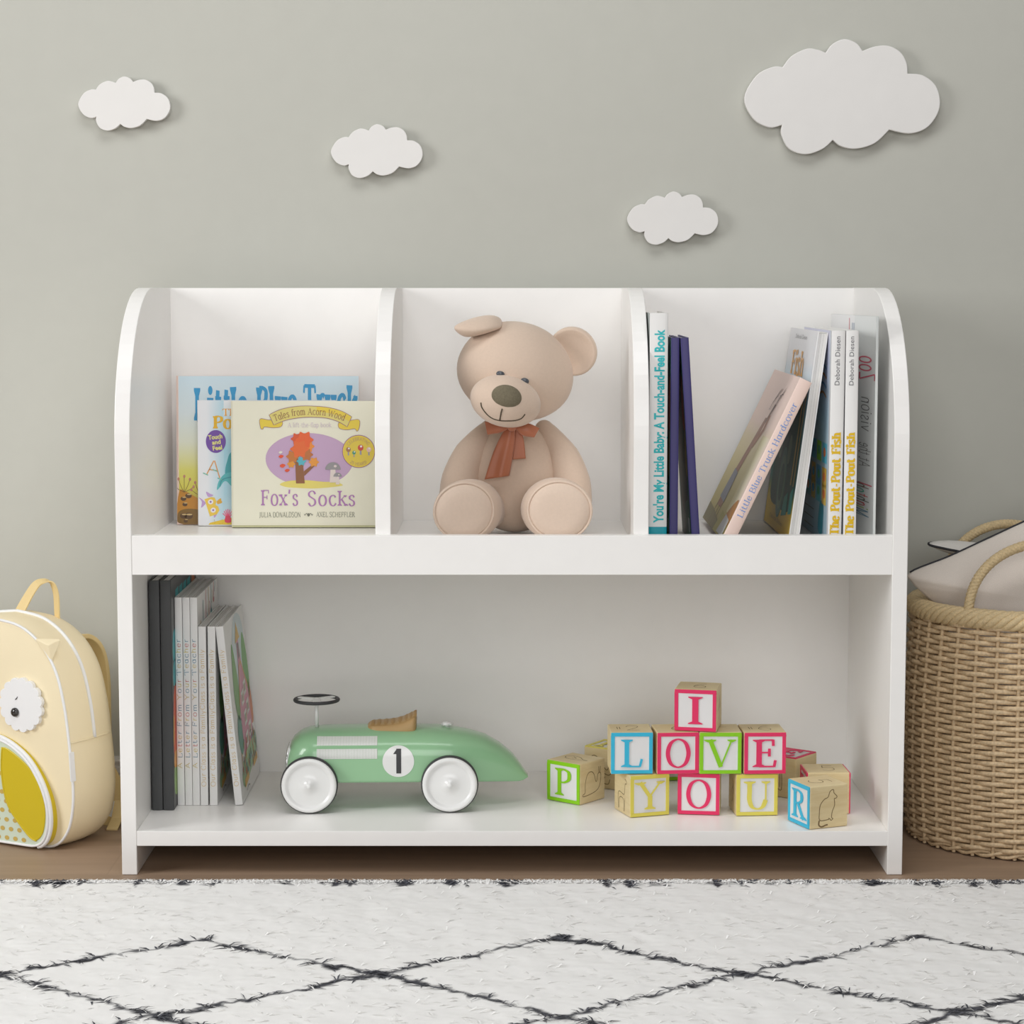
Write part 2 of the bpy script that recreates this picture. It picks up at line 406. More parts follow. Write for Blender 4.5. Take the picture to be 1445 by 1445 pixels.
def grad(mb, to3, u0, u1, v0, v1, stops, layer=.0001, m='print'):
    """printed colour run, stops [(t,rgb)] from v0 to v1"""
    vs = []; cs = []
    for t, c in stops: vs += [to3(u0, v0+(v1-v0)*t, layer), to3(u1, v0+(v1-v0)*t, layer)]; cs += [c, c]
    mb.add(vs, [(2*i, 2*i+1, 2*i+3, 2*i+2) for i in range(len(stops)-1)], m, cs)
def gradu(mb, to3, u0, u1, v0, v1, stops, layer=.0001, m='print'):
    vs = []; cs = []
    for t, c in stops: vs += [to3(u0+(u1-u0)*t, v0, layer), to3(u0+(u1-u0)*t, v1, layer)]; cs += [c, c]
    mb.add(vs, [(2*i, 2*i+2, 2*i+3, 2*i+1) for i in range(len(stops)-1)], m, cs)

# ------------------------------------------------------------------ camera geometry (photo pixel on a plane y = const)
F_PX = 3121.; PITCH = math.atan(319.5/F_PX); CAM = Vector((0, -2.774, .752))
_F = Vector((0, math.cos(PITCH), -math.sin(PITCH))); _U = Vector((0, math.sin(PITCH), math.cos(PITCH)))
def at_y(u, v, y):
    d = Vector((1, 0, 0))*((u-722.6)/F_PX)+_F+_U*((722.5-v)/F_PX)
    return CAM+d*((y-CAM.y)/d.y)
def at_z(u, v, z):
    d = Vector((1, 0, 0))*((u-722.6)/F_PX)+_F+_U*((722.5-v)/F_PX)
    return CAM+d*((z-CAM.z)/d.z)

# ------------------------------------------------------------------ setting
WALL_Y = .40
b = MB(); b.box(-2.2, 2.2, WALL_Y, WALL_Y+.1, 0, 2.4, 'wall_paint'); struct(b.build('wall_back'))
b = MB(); b.box(-2.2, 2.2, -3.4, WALL_Y+.1, -.05, 0, 'floor_wood'); struct(b.build('floor'))
prof = [(0, 0), (.0145, 0), (.0145, .030), (.0125, .031), (.0125, .034), (.0135, .035), (.0135, .041), (.0115, .042), (.0115, .0455), (.013, .047), (.013, .054), (.0085, .0555), (.0085, .0595), (.0115, .061), (.0125, .064), (.011, .067), (.004, .0695), (0, .0695)]
b = MB(); b.prism(prof, lambda u, v, d: (d, WALL_Y-u, v), -2.2, 2.2, 'trim_white'); struct(b.build('baseboard_back'))

# ------------------------------------------------------------------ bookcase
ZS = .0573; ZU = .4205; TOPZ = .749
bc = thing('bookcase', 'white two-tier children\'s bookcase with rounded side panels against the grey-green wall', 'bookcase', (0, 0, 0))
def panel_outline(y0, z0, yb, R):
    pts = [(y0, z0), (yb, z0), (yb, TOPZ), (y0+R, TOPZ)]
    for i in range(1, 19):
        a = PI/2+i*PI/2/18; pts.append((y0+R+R*math.cos(a), TOPZ-R+R*math.sin(a)))
    return pts
for x0, x1 in ((-.5, -.4806), (.4806, .5)):
    MB().prism(panel_outline(0, .0003, .36, .2), lambda u, v, d: (d, u, v), x0, x1, 'white_laminate').build('side_panel', bc, bevel=.0009, seg=2)
for x0, x1 in ((-.1737, -.1541), (.1541, .1735)):
    MB().prism(panel_outline(.0185, ZU, .3505, .19), lambda u, v, d: (d, u, v), x0, x1, 'white_laminate').build('divider', bc, bevel=.0009, seg=2)
MB().box(-.4806, .4806, .0182, .3505, ZU-.0194, ZU, 'white_laminate').build('shelf', bc, bevel=.0006, seg=2)
MB().box(-.4806, .4806, .0006, .3505, ZS-.0194, ZS, 'white_laminate').build('shelf', bc, bevel=.0006, seg=2)
MB().box(-.4806, .4806, .0006, .018, .3879, .4379, 'white_laminate').build('front_rail', bc, bevel=.0007, seg=2)
MB().box(-.4806, .4806, .3507, .356, ZS-.0194, TOPZ-.0004, 'white_laminate').build('back_panel', bc)

# ------------------------------------------------------------------ wall clouds
CL = [[(705, 162), (665, 161), (600, 195), (552, 285), (590, 368), (655, 402), (705, 392)],
      [(705, 392), (703, 430), (735, 487), (800, 509), (868, 489), (911, 452)],
      [(911, 452), (945, 477), (1005, 487), (1080, 465), (1138, 411)],
      [(1138, 411), (1218, 426), (1285, 406), (1328, 355), (1341, 300), (1322, 235), (1268, 194), (1208, 188)],
      [(1208, 188), (1203, 145), (1178, 103), (1130, 78), (1075, 80), (1025, 98)],
      [(1025, 98), (1000, 67), (952, 51), (905, 70), (877, 105)],
      [(877, 105), (845, 93), (800, 89), (740, 118), (705, 162)]]
CP = []
for seg in CL:
    q = catmull([(x, y, 0) for x, y in seg], 5); CP += [((p.x-946.5)/789., -(p.y-280)/789.) for p in q[:-1]]
def cloud(px, py, wpx, label):
    w = wpx*(WALL_Y-.01-CAM.y)/F_PX/math.cos(PITCH)*.99
    c = at_y(px, py, WALL_Y-.009)
    mb = MB(); mb.prism([(u*w, v*w) for u, v in CP], lambda u, v, d: (u, d, v), -.0045, .0045, 'white_foam')
    o = mb.build('wall_cloud', bevel=.001, seg=2); o.location = (c.x, WALL_Y-.0095, c.z)
    o['label'] = label; o['category'] = 'wall decoration'; o['group'] = 'cloud cut-outs on the wall'
cloud(1188, 137, 273.5, 'large white cloud cut-out high on the wall above the bookcase')
cloud(176, 146.5, 128.5, 'small white cloud cut-out on the wall furthest to the left')
cloud(532, 213.5, 128.5, 'small white cloud cut-out on the wall above the cream storybook compartment, second from left')
cloud(949, 308, 128, 'small white cloud cut-out lowest on the wall, just above the right divider')

# ------------------------------------------------------------------ books
def make_book(name, label, t, dep, h, cover, art=None, loc=(0, 0, 0), rot=(0, 0, 0), group=None, board=.0016, over=.0022, bev=.0012, pages='paper'):
    """local: spine faces -y, thickness along x, stands on z=0. art(mb, spine, right, left): functions of (u, v, layer)"""
    th = thing(name, label, 'book', loc, rot, group)
    mb = MB()
    x = t/2
    mb.box(-x, -x+board, board*.5, dep, 0, h, cover); mb.box(x-board, x, board*.5, dep, 0, h, cover)
    n = 8; rows = []                                     # gently rounded spine
    for z in (0, h):
        row = [(-x, board*.9, z)]
        for k in range(n+1):
            a = PI*k/n; row.append((-x*math.cos(a), -.0016*math.sin(a)*min(1, t/.02), z))
        row.append((x, board*.9, z)); rows.append(row)
    prof = [(p[0], p[1]) for p in rows[0]]
    inner = [(x-board, board*1.2), (-x+board, board*1.2)]
    mb.prism(prof+inner, lambda u, v, d: (u, v, d), 0, h, cover)
    sp = lambda u, v, d: (u, -.0017*math.sqrt(max(0, 1-(u/x)**2))*min(1, t/.02)-d, v)     # spine: u across, v up
    cu = lambda q, m_: min(max(q, .0002), m_-.0002)
    ri = lambda u, v, d: (x+d, cu(u, dep), cu(v, h))                     # front cover: u from spine to fore edge
    le = lambda u, v, d: (-x-d, dep-cu(u, dep), cu(v, h))                # back cover: u from fore edge to spine
    if art: art(mb, sp, ri, le, t, dep, h)
    mb.build('cover', th, fix=False)
    pg = MB(); pg.box(-x+board+.0001, x-board-.0001, board*1.3, dep-over, over, h-over, pages)
    k = max(3, int(t/.0042))
    for i in range(1, k):
        xx = -x+board+(t-2*board)*i/k
        pg.box(xx-.00012, xx+.00012, board*1.4, dep-over+.00005, over-.00005, h-over+.00005, 'page_line_grey')  # thin grey lines dividing the page block
    pg.build('pages', th, fix=False)
    return th
def up(f, yoff=0):
    """lettering frame on a spine reading bottom to top: text x -> v, text y -> -u"""
    return lambda u, v, d: f(yoff-v, u, d)

# --- upper left compartment: three storybooks facing out
def lean(name, label, t, dep, h, cover, art, u_left, y_bot, tilt, **k):
    p = at_y(u_left, 640, y_bot)
    R = Matrix.Rotation(-math.radians(tilt), 4, 'X') @ Matrix.Rotation(-PI/2, 4, 'Z')
    o = make_book(name, label, t, dep, h, cover, art, **k)
    # front cover (local +x) faces the viewer; its lower front edge stands on the shelf
    o.rotation_euler = R.to_euler(); a = math.radians(tilt)
    o.location = (p.x, y_bot+t/2*math.cos(a), ZU+.0003+t/2*math.sin(a)*1.0)
    # after leaning back the rear lower edge is the lowest point
    o.location.z = ZU+.0004+max(0, t/2*math.sin(a))
    return o

def art_truck(mb, sp, ri, le, t, W, H):
    e = .0028
    grad(mb, ri, e, W, .0018, H, [(0, (120, 96, 44)), (.10, (142, 118, 50)), (.24, (216, 206, 86)), (.36, (220, 214, 110)), (.55, (224, 226, 206)), (.75, (216, 226, 228)), (1, (204, 224, 234))])
    blob(mb, ri, [(e, .002), (.045, .002), (.05, .026), (.03, .036), (.012, .046), (e, .045)], (192, 132, 44), .0002)
    blob(mb, ri, [(e, .002), (.045, .002), (.046, .016), (.02, .022), (e, .018)], (128, 96, 40), .0003)
    for a, c2, r in ((.009, .036, .004), (.016, .040, .0045), (.011, .028, .0035), (.016, .012, .006), (.009, .012, .005), (.012, .005, .003)):
        ellp(mb, ri, a, c2, r, r*.75, (92, 66, 40), .0004); ellp(mb, ri, a+.001, c2+.002, r*.7, r*.2, (206, 176, 120), .0005)
    for x0, y0, n in ((.010, .045, 5), (.033, .040, 5)):
        for k in range(n):
            an = .35+.6*k; line(mb, ri, [(x0, y0), (x0+.008*math.cos(an), y0+.010*math.sin(an)), (x0+.014*math.cos(an), y0+.022*math.sin(an))], .0007, (128, 100, 48), .0004)
            ellp(mb, ri, x0+.014*math.cos(an), y0+.022*math.sin(an), .0016, .0022, (190, 130, 110), .0005)
    line(mb, ri, [(.032, .075), (.038, .079), (.044, .088)], .0008, (120, 92, 50), .0004)
    cb = (46, 150, 200)
    kw = dict(thick=16, thin=8, serif=6, sp=4, layer=.0004, sth=8, wobble=3)
    text(mb, ri, 'Little', .024, H-.061, .075, .045, cb, **kw)
    text(mb, ri, 'Blue', .110, H-.058, .058, .043, cb, **kw)
    text(mb, ri, 'Truck', .176, H-.059, .075, .045, cb, **kw)

def art_pout(mb, sp, ri, le, t, W, H):
    grad(mb, ri, .001, W, .0012, H, [(0, (206, 222, 230)), (.25, (176, 214, 228)), (.6, (168, 212, 226)), (.82, (206, 226, 234)), (1, (232, 234, 236))])
    gradu(mb, ri, .0, .036, .0011, H, [(0, (233, 233, 236)), (.35, (231, 233, 237)), (1, (184, 217, 230))], .00013)
    poly(mb, ri, [(.014, .0014), (.09, .0014), (.09, .014), (.055, .013), (.03, .0075), (.016, .004)], (232, 196, 62), .0002)
    for k in range(30): ellp(mb, ri, random.uniform(.022, .075), random.uniform(.002, .009), .0005, .0004, (176, 140, 40), .0003, n=6)
    for k in range(7):
        an = .5+k*.36; line(mb, ri, [(.041, .010), (.041+.008*math.cos(an), .012+.011*math.sin(an))], .0012, (232, 92, 132), .0003, smooth=False)
    blob(mb, ri, [(.037, .005), (.045, .005), (.044, .013), (.038, .013)], (222, 70, 96), .0004)
    # teal sweep of the sea creature's tail, mostly hidden by the next book
    blob(mb, ri, [(.038, .070), (.040, .088), (.05, .104), (.09, .104), (.09, .068), (.05, .068)], (72, 164, 172), .0003)
    blob(mb, ri, [(.026, .050), (.030, .064), (.045, .074), (.09, .070), (.09, .050), (.052, .052), (.038, .062), (.030, .053)], (92, 182, 186), .0004)
    line(mb, ri, [(.030, .054), (.034, .064), (.05, .068)], .0015, (66, 150, 160), .0005)
    # a yellow letter B dressed with fins, and an A of bamboo sticks
    o = (.018, .027)
    blob(mb, ri, [(.010, .032), (.006, .036), (.001, .039), (.005, .033), (.004, .025), (.009, .029)], (192, 158, 208), .0004)
    blob(mb, ri, [(.014, .040), (.011, .047), (.017, .044), (.021, .042)], (192, 158, 208), .0004); blob(mb, ri, [(.022, .018), (.022, .011), (.026, .016), (.028, .021)], (192, 158, 208), .0004)
    blob(mb, ri, [(.026, .034), (.031, .038), (.032, .035), (.033, .032), (.027, .030)], (222, 170, 60), .0004)
    Rr = .3; rb = lambda u, v, d: ri(o[0]+(u*math.cos(Rr)-v*math.sin(Rr)), o[1]+(u*math.sin(Rr)+v*math.cos(Rr)), d)
    poly(mb, rb, [(-.006, -.013), (.004, -.013), (.009, -.009), (.009, -.003), (.006, 0), (.009, .004), (.008, .010), (.004, .012), (-.006, .012)], (236, 200, 80), .0005)
    for yy in (-.006, .006):
        ellp(mb, rb, .001, yy, .0037, .0034, (238, 232, 236), .0006); ellp(mb, rb, .001, yy, .0014, .0014, (150, 120, 170), .0007)
    for p, q in (((.012, .071), (.022, .090)), ((.030, .066), (.023, .090)), ((.015, .078), (.027, .076))):
        line(mb, ri, [p, q], .0016, (222, 160, 96), .0004, smooth=False)
    for p in ((.011, .072), (.031, .065), (.024, .077)):
        line(mb, ri, [(p[0]-.004, p[1]+.001), (p[0]+.003, p[1]-.002)], .0014, (120, 190, 170), .0005, smooth=False)
    text(mb, ri, 'The', .034, .152, .026, .0095, (236, 168, 60), thick=11, thin=5, serif=6, layer=.0005, m='print')
    text(mb, ri, 'Pout-Pout', .0210, .1345, .108, .0170, (226, 176, 30), thick=17, thin=6, serif=5, layer=.0005)
    text(mb, ri, 'Undersea', .046, .122, .07, .009, (92, 70, 160), thick=12, thin=6, serif=4, layer=.0005)
    ellp(mb, ri, .0250, .1165, .0138, .0158, (112, 74, 160), .0005)
    ra = .12; rt = lambda u, v, d: ri(.0250+u*math.cos(ra)-v*math.sin(ra), .1165+u*math.sin(ra)+v*math.cos(ra), d)
    yc = (232, 226, 130)
    sans(mb, rt, 'Touch', -.0098, .0035, .0195, .0063, yc, .03, layer=.0007); sans(mb, rt, 'and', -.0055, -.0037, .012, .0060, yc, .03, layer=.0007); sans(mb, rt, 'Feel', -.0055, -.0118, .013, .0063, yc, .03, layer=.0007)

def art_cream(mb, sp, ri, le, t, W, H):
    # mm-like frame: picture px of the cover -> metres; cover 327..530px visible => .2 wide
    k = .000966
    P = lambda x, y: ((x-325)*k, (745-y)*k)
    Z = lambda pts: [P(350+a*190/1445, 560+b2*190/1445) for a, b2 in pts]
    vio = (196, 164, 196); vd = (170, 112, 168); yel = (230, 204, 66); yel2 = (222, 208, 118)
    # oval and ground
    c = P(350+650*190/1445, 560+675*190/1445)
    ellp(mb, ri, c[0], c[1], 472*190/1445*k, 288*190/1445*k, vio, .0002, rot=-.03, n=60)
    poly(mb, ri, Z([(330, 920), (1000, 920), (1000, 990), (330, 990)]), (236, 233, 212), .0003)
    blob(mb, ri, Z([(330, 940), (420, 905), (600, 895), (800, 912), (930, 915), (1010, 950), (900, 970), (700, 985), (500, 978), (400, 970)]), (228, 212, 110), .0004)
    # ribbon banner
    for tail in ([(120, 235), (210, 245), (350, 250), (350, 315), (260, 330), (170, 320), (150, 345), (125, 330)], [(1190, 245), (1100, 250), (975, 270), (975, 335), (1060, 352), (1140, 340), (1165, 368), (1190, 330)]):
        q = [(p.x, p.y) for p in catmull([(a, b2, 0) for a, b2 in Z(tail)], 4, True)]
        poly(mb, ri, q, yel, .0004); line(mb, ri, q, .0006, (150, 96, 120), .0005, smooth=False, closed=True)
    top = catmull([(a, b2, 0) for a, b2 in Z([(218, 190), (350, 130), (530, 98), (700, 97), (860, 112), (1000, 150), (1110, 210)])], 5)
    bot = catmull([(a, b2, 0) for a, b2 in Z([(268, 300), (400, 248), (560, 220), (700, 216), (840, 226), (960, 262), (1060, 320)])], 5)
    q = [(p.x, p.y) for p in top]+[(p.x, p.y) for p in reversed(bot)]
    poly(mb, ri, q, yel2, .0006)
    mid = [((a.x+b2.x)/2, (a.y+b2.y)/2) for a, b2 in zip(top, bot)]
    poly(mb, ri, [(p.x, p.y) for p in top[16:]]+list(reversed(mid[16:])), yel, .00065)
    line(mb, ri, q, .0007, (150, 96, 120), .0007, smooth=False, closed=True)
    # lettering on the banner follows its arc
    bl = catmull([(a, b2, 0) for a, b2 in Z([(280, 262), (420, 216), (560, 194), (700, 190), (840, 202), (960, 232), (1040, 262)])], 8)
    acc = [0]
    for i in range(1, len(bl)): acc.append(acc[-1]+(bl[i]-bl[i-1]).length)
    LEN = acc[-1]
    def arc(x):
        s = max(0, min(LEN*.999, x)); i = max(j for j in range(len(acc)) if acc[j] <= s); i = min(i, len(bl)-2)
        f = (s-acc[i])/(acc[i+1]-acc[i]); p = bl[i].lerp(bl[i+1], f); d = bl[i+1]-bl[i]
        return p.x, p.y, math.atan2(d.y, d.x)
    text(mb, ri, 'Tales from Acorn Wood', 0, 0, LEN*.98, .0090, (150, 104, 70), thick=9, thin=4, serif=5, layer=.0009, curve=arc)
    a, b2 = P(405, 602.5); text(mb, ri, 'A lift-the-flap book', a, b2, 62*k, 6.2*k, (206, 190, 202), thick=8, thin=4, serif=5, layer=.0006)
    a, b2 = P(366, 713.5); text(mb, ri, "Fox's", a, b2, 54*k, 21.5*k, (176, 122, 180), thick=10, thin=4, serif=7, layer=.0006, sp=5)
    a, b2 = P(432, 714); text(mb, ri, 'Socks', a, b2, 69*k, 20.5*k, (176, 122, 180), thick=10, thin=4, serif=7, layer=.0006, sp=5)
    gr = (120, 120, 104)
    a, b2 = P(364, 730.5); text(mb, ri, 'JULIA DONALDSON', a, b2, 59*k, 7.2*k, gr, thick=9, thin=5, serif=1, layer=.0006, wobble=2)
    a, b2 = P(445, 730); text(mb, ri, 'AXEL SCHEFFLER', a, b2, 55*k, 7*k, gr, thick=9, thin=5, serif=1, layer=.0006, wobble=2)
    for s in (-1, 1):
        line(mb, ri, [P(434+s*1, 727), P(434+s*3, 725), P(434+s*5, 727.5), P(434+s*6, 726)], .0008, gr, .0006)
    ellp(mb, ri, *P(434, 727), .0018, .0022, gr, .0006)
    # round yellow badge
    c = P(350+1183*190/1445, 560+585*190/1445); r = 178*190/1445*k
    ellp(mb, ri, c[0], c[1], r, r, (150, 84, 150), .0006); ellp(mb, ri, c[0], c[1], r*.965, r*.965, (226, 200, 70), .0007)
    def up_arc(x): an = 2.62-x/(r*.74); return c[0]+r*.66*math.cos(an), c[1]+r*.66*math.sin(an), an-PI/2
    def lo_arc(x): an = -2.25+x/(r*.84); return c[0]+r*.86*math.cos(an), c[1]+r*.86*math.sin(an), an+PI/2
    bt = (186, 150, 110)
    text(mb, ri, 'CELEBRATING', 0, 0, r*1.52, r*.19, bt, thick=9, thin=6, serif=0, layer=.0009, curve=up_arc)
    text(mb, ri, '25 YEARS!', 0, 0, r*1.12, r*.18, bt, thick=9, thin=6, serif=0, layer=.0009, curve=lo_arc)
    # plain autumn leaves and toadstools stand in for the printed figures
    for x, y, s, cc in ((-.62, -.12, 1, (170, 120, 80)), (-.28, -.22, .75, (70, 150, 120)), (.12, -.08, 1.2, (206, 70, 60)), (.62, -.12, 1, (232, 190, 180))):
        X, Y = c[0]+r*x, c[1]+r*(y-.12)
        line(mb, ri, [(X, Y), (X, Y+.006*s)], .0018*s, (150, 150, 170), .0009, smooth=False)
        ellp(mb, ri, X, Y+.008*s, .0032*s, .0034*s, cc, .001); ellp(mb, ri, X+.0006, Y+.0095*s, .0013*s, .0012*s, (238, 232, 226), .0011)
    tr = lambda a, b2: Z([(a, b2)])[0]
    poly(mb, ri, Z([(505, 930), (500, 740), (478, 640), (520, 640), (545, 720), (575, 640), (612, 640), (585, 750), (600, 930)]), (142, 92, 56), .0008)
    poly(mb, ri, Z([(590, 800), (690, 720), (715, 735), (596, 850)]), (142, 92, 56), .00085)
    for a, b2, ra, cc in ((470, 640, 62, (196, 118, 50)), (620, 620, 62, (186, 110, 54)), (545, 560, 88, (226, 104, 44)), (600, 460, 84, (228, 96, 40)), (520, 450, 60, (214, 84, 40)), (640, 530, 58, (232, 140, 52)), (700, 700, 48, (226, 150, 56)), (565, 690, 46, (88, 176, 190)), (455, 720, 40, (222, 150, 52))):
        x, y = tr(a, b2); rr = ra*190/1445*k
        blob(mb, ri, [(x+rr*(1+.18*(-1)**j)*math.cos(PI*j/6), y+rr*(1+.18*(-1)**j)*math.sin(PI*j/6)) for j in range(12)], cc, .0010+ra*1e-6)
    for a, b2, s, cc in ((345, 640, 26, (228, 80, 44)), (360, 740, 30, (226, 84, 46)), (410, 790, 26, (220, 82, 46)), (340, 595, 20, (232, 228, 214))):
        x, y = tr(a, b2); rr = s*190/1445*k; blob(mb, ri, [(x-rr, y), (x, y+rr*.7), (x+rr*1.1, y+rr*.2), (x, y-rr*.7)], cc, .0010)
    for a, b2, s in ((905, 905, 1.0), (955, 925, .55)):
        x, y = tr(a, b2); q = .0105*s
        poly(mb, ri, [(x-q*.45, y-.002), (x+q*.45, y-.002), (x+q*.3, y+q*1.7), (x-q*.3, y+q*1.7)], (226, 212, 206), .0009)
        ellp(mb, ri, x, y+q*1.5, q, q*.95, (150, 146, 148), .001, a0=0, a1=PI); ellp(mb, ri, x+q*.3, y+q*1.95, q*.2, q*.16, (222, 206, 204), .0011)
    poly(mb, ri, [(0, 0), (W, 0), (W, .0030), (0, .0030)], (196, 194, 150), .0003)

lean('picture_book', 'wide picture book with a blue title on pale sky, rearmost of three facing out', .007, .2535, .2065, 'book_peach', art_truck, 248.5, .285, 3.5)
lean('picture_book', 'white and aqua picture book with a purple round badge, behind the cream storybook', .009, .19, .1735, 'book_white', art_pout, 278.5, .270, 3.0)
lean('picture_book', 'cream storybook with purple oval and yellow ribbon banner, frontmost facing out', .012, .205, .1735, 'book_cream', art_cream, 326, .246, 3.0)

# --- upper right compartment
def art_baby(mb, sp, ri, le, t, W, H):
    tq = (28, 190, 196); f = up(sp)
    sans(mb, f, "You're My Little Baby: A Touch-and-Feel Book", .0275, -t*.30, .248, t*.56, tq, .030, layer=.0003, sp=1.0)
    x = t/2
    gradu(mb, sp, -x, x, 0, .0225, [((1-math.cos(PI*j/8))/2, (14, 160, 176)) for j in range(9)], .0003)
    poly(mb, le, [(0, 0), (W, 0), (W, H), (0, H)], (150, 160, 156), .0002)
    poly(mb, le, [(W*.2, H*.1), (W, H*.1), (W, H*.78), (W*.2, H*.82)], (84, 112, 118), .0003)
def art_navy(mb, sp, ri, le, t, W, H):
    poly(mb, le, [(0, 0), (W, 0), (W, H), (0, H)], (46, 92, 84), .0002)
    blob(mb, le, [(.02, .06), (W*.55, .03), (W-.01, .10), (W-.02, .2), (.08, .24), (.03, .16)], (46, 46, 40), .0003)
    blob(mb, le, [(W*.72, H*.60), (W*.96, H*.56), (W*.97, H*.78), (W*.85, H*.80)], (176, 66, 34), .0004)
    blob(mb, le, [(W*.80, H*.36), (W*.97, H*.34), (W*.97, H*.52), (W*.88, H*.54)], (150, 120, 34), .0004)
    blob(mb, le, [(W*.30, H*.42), (W*.6, H*.40), (W*.62, H*.6), (W*.35, H*.66)], (86, 46, 30), .0004)
    blob(mb, le, [(W*.55, H*.02), (W*.9, H*.02), (W*.92, H*.2), (W*.5, H*.16)], (60, 118, 92), .0004)
    poly(mb, le, [(W*.78, H*.05), (W*.9, H*.05), (W*.9, H*.12), (W*.78, H*.12)], (206, 214, 208), .0005)
    poly(mb, le, [(W-.0035, 0), (W, 0), (W, H), (W-.0035, H)], (40, 120, 104), .0006)
def art_peach(mb, sp, ri, le, t, W, H):
    text(mb, up(sp), 'Little Blue Truck Hardcover', .036, -t*.22, .162, t*.46, (132, 160, 214), thick=9, thin=4, serif=5, layer=.0003, sp=1)
    grad(mb, le, 0, W, 0, H, [(0, (150, 138, 74)), (.12, (186, 172, 96)), (.4, (214, 200, 142)), (.58, (222, 206, 168)), (.68, (234, 208, 194)), (1, (236, 208, 196))])
    gradu(mb, le, W*.72, W, H*.14, H*.62, [(0, (214, 200, 142)), (.5, (226, 218, 180)), (1, (238, 218, 202))], .00015)
    # a weathered tree trunk with a wrapped blue band, then scrub at the foot
    poly(mb, le, [(W*.30, .03), (W*.48, .03), (W*.46, .075), (W*.56, .13), (W*.60, .165), (W*.52, .165), (W*.42, .12), (W*.32, .075)], (150, 96, 66), .0003)
    poly(mb, le, [(W*.56, .12), (W*.68, .148), (W*.66, .170), (W*.60, .170), (W*.62, .150), (W*.52, .13)], (162, 104, 72), .0004)
    poly(mb, le, [(W*.56, .160), (W*.62, .186), (W*.68, .186), (W*.60, .158)], (120, 86, 68), .0004)
    poly(mb, le, [(W*.27, .042), (W*.50, .038), (W*.49, .082), (W*.33, .086)], (118, 122, 138), .0005)
    for k in range(9):
        a = random.uniform(.50, .66); line(mb, le, [(W*a, .176), (W*(a+.03), .186+random.uniform(.004, .014)), (W*(a+.10), .196+random.uniform(0, .016))], .0012, (108, 76, 64), .0005)
    for a in (.28, .38, .46): line(mb, le, [(W*a, .0), (W*(a+.02), .042)], .004, (116, 84, 56), .0004, smooth=False)
    poly(mb, le, [(0, 0), (W*.6, 0), (W*.62, .014), (W*.45, .018), (W*.3, .022), (0, .026)], (122, 112, 56), .00035)
    poly(mb, le, [(W*.55, .0), (W*.80, .0), (W*.80, .026), (W*.6, .03)], (170, 160, 70), .00037)
    blob(mb, le, [(W*.74, .018), (W*.97, .018), (W*.98, .054), (W*.86, .046)], (186, 126, 56), .0005)
    poly(mb, le, [(W*.70, .003), (W*.96, .003), (W*.96, .026), (W*.78, .030)], (196, 196, 190), .0006)
def art_fish(mb, sp, ri, le, t, W, H):
    grad(mb, ri, 0, W, 0, H, [(0, (222, 190, 66)), (.13, (226, 196, 76)), (.19, (150, 160, 100)), (.24, (72, 132, 130)), (.5, (74, 130, 140)), (.68, (120, 170, 196)), (.78, (206, 222, 232)), (.86, (236, 237, 240)), (1, (238, 238, 240))])
    blob(mb, ri, [(W*.10, .046), (W*.45, .032), (W*.9, .04), (W*.98, .1), (W*.86, .17), (W*.55, .19), (W*.2, .16)], (38, 92, 92), .0003)
    for r, cc in ((.030, (72, 142, 134)), (.023, (110, 160, 138)), (.016, (48, 116, 112))):
        ellp(mb, ri, W*.48, .066, r*1.3, r*1.6, cc, .0004+(.03-r)*.01)
    ellp(mb, ri, W*.28, .115, .016, .020, (120, 150, 130), .0004); ellp(mb, ri, W*.62, .113, .016, .020, (128, 156, 136), .0004)
    poly(mb, ri, [(W*.62, .024), (W*.80, .030), (W*.78, .06), (W*.66, .05)], (40, 160, 156), .0006); poly(mb, ri, [(W*.86, .032), (W*.97, .036), (W*.94, .07), (W*.86, .06)], (40, 168, 164), .0006)
    for x, w in ((W*.80, .012), (W*.9, .008)):
        poly(mb, ri, [(x, .07), (x+w, .07), (x+w*1.4, .2), (x+w*.6, .21)], (196, 172, 110), .0005)
    text(mb, ri, 'Pout', W*.16, H-.100, W*.62, .026, (232, 170, 70), thick=14, thin=6, serif=5, layer=.0006)
    text(mb, ri, 'Fish', W*.22, H-.062, W*.46, .032, (232, 170, 70), thick=14, thin=6, serif=5, layer=.0006)
    sans(mb, ri, 'Deborah Diesen', W*.25, H-.013, W*.42, .006, (160, 160, 160), 0, layer=.0006)
    sans(mb, ri, 'Deborah Diesen', W*.22, .012, W*.5, .006, (176, 150, 56), 0, layer=.0006)
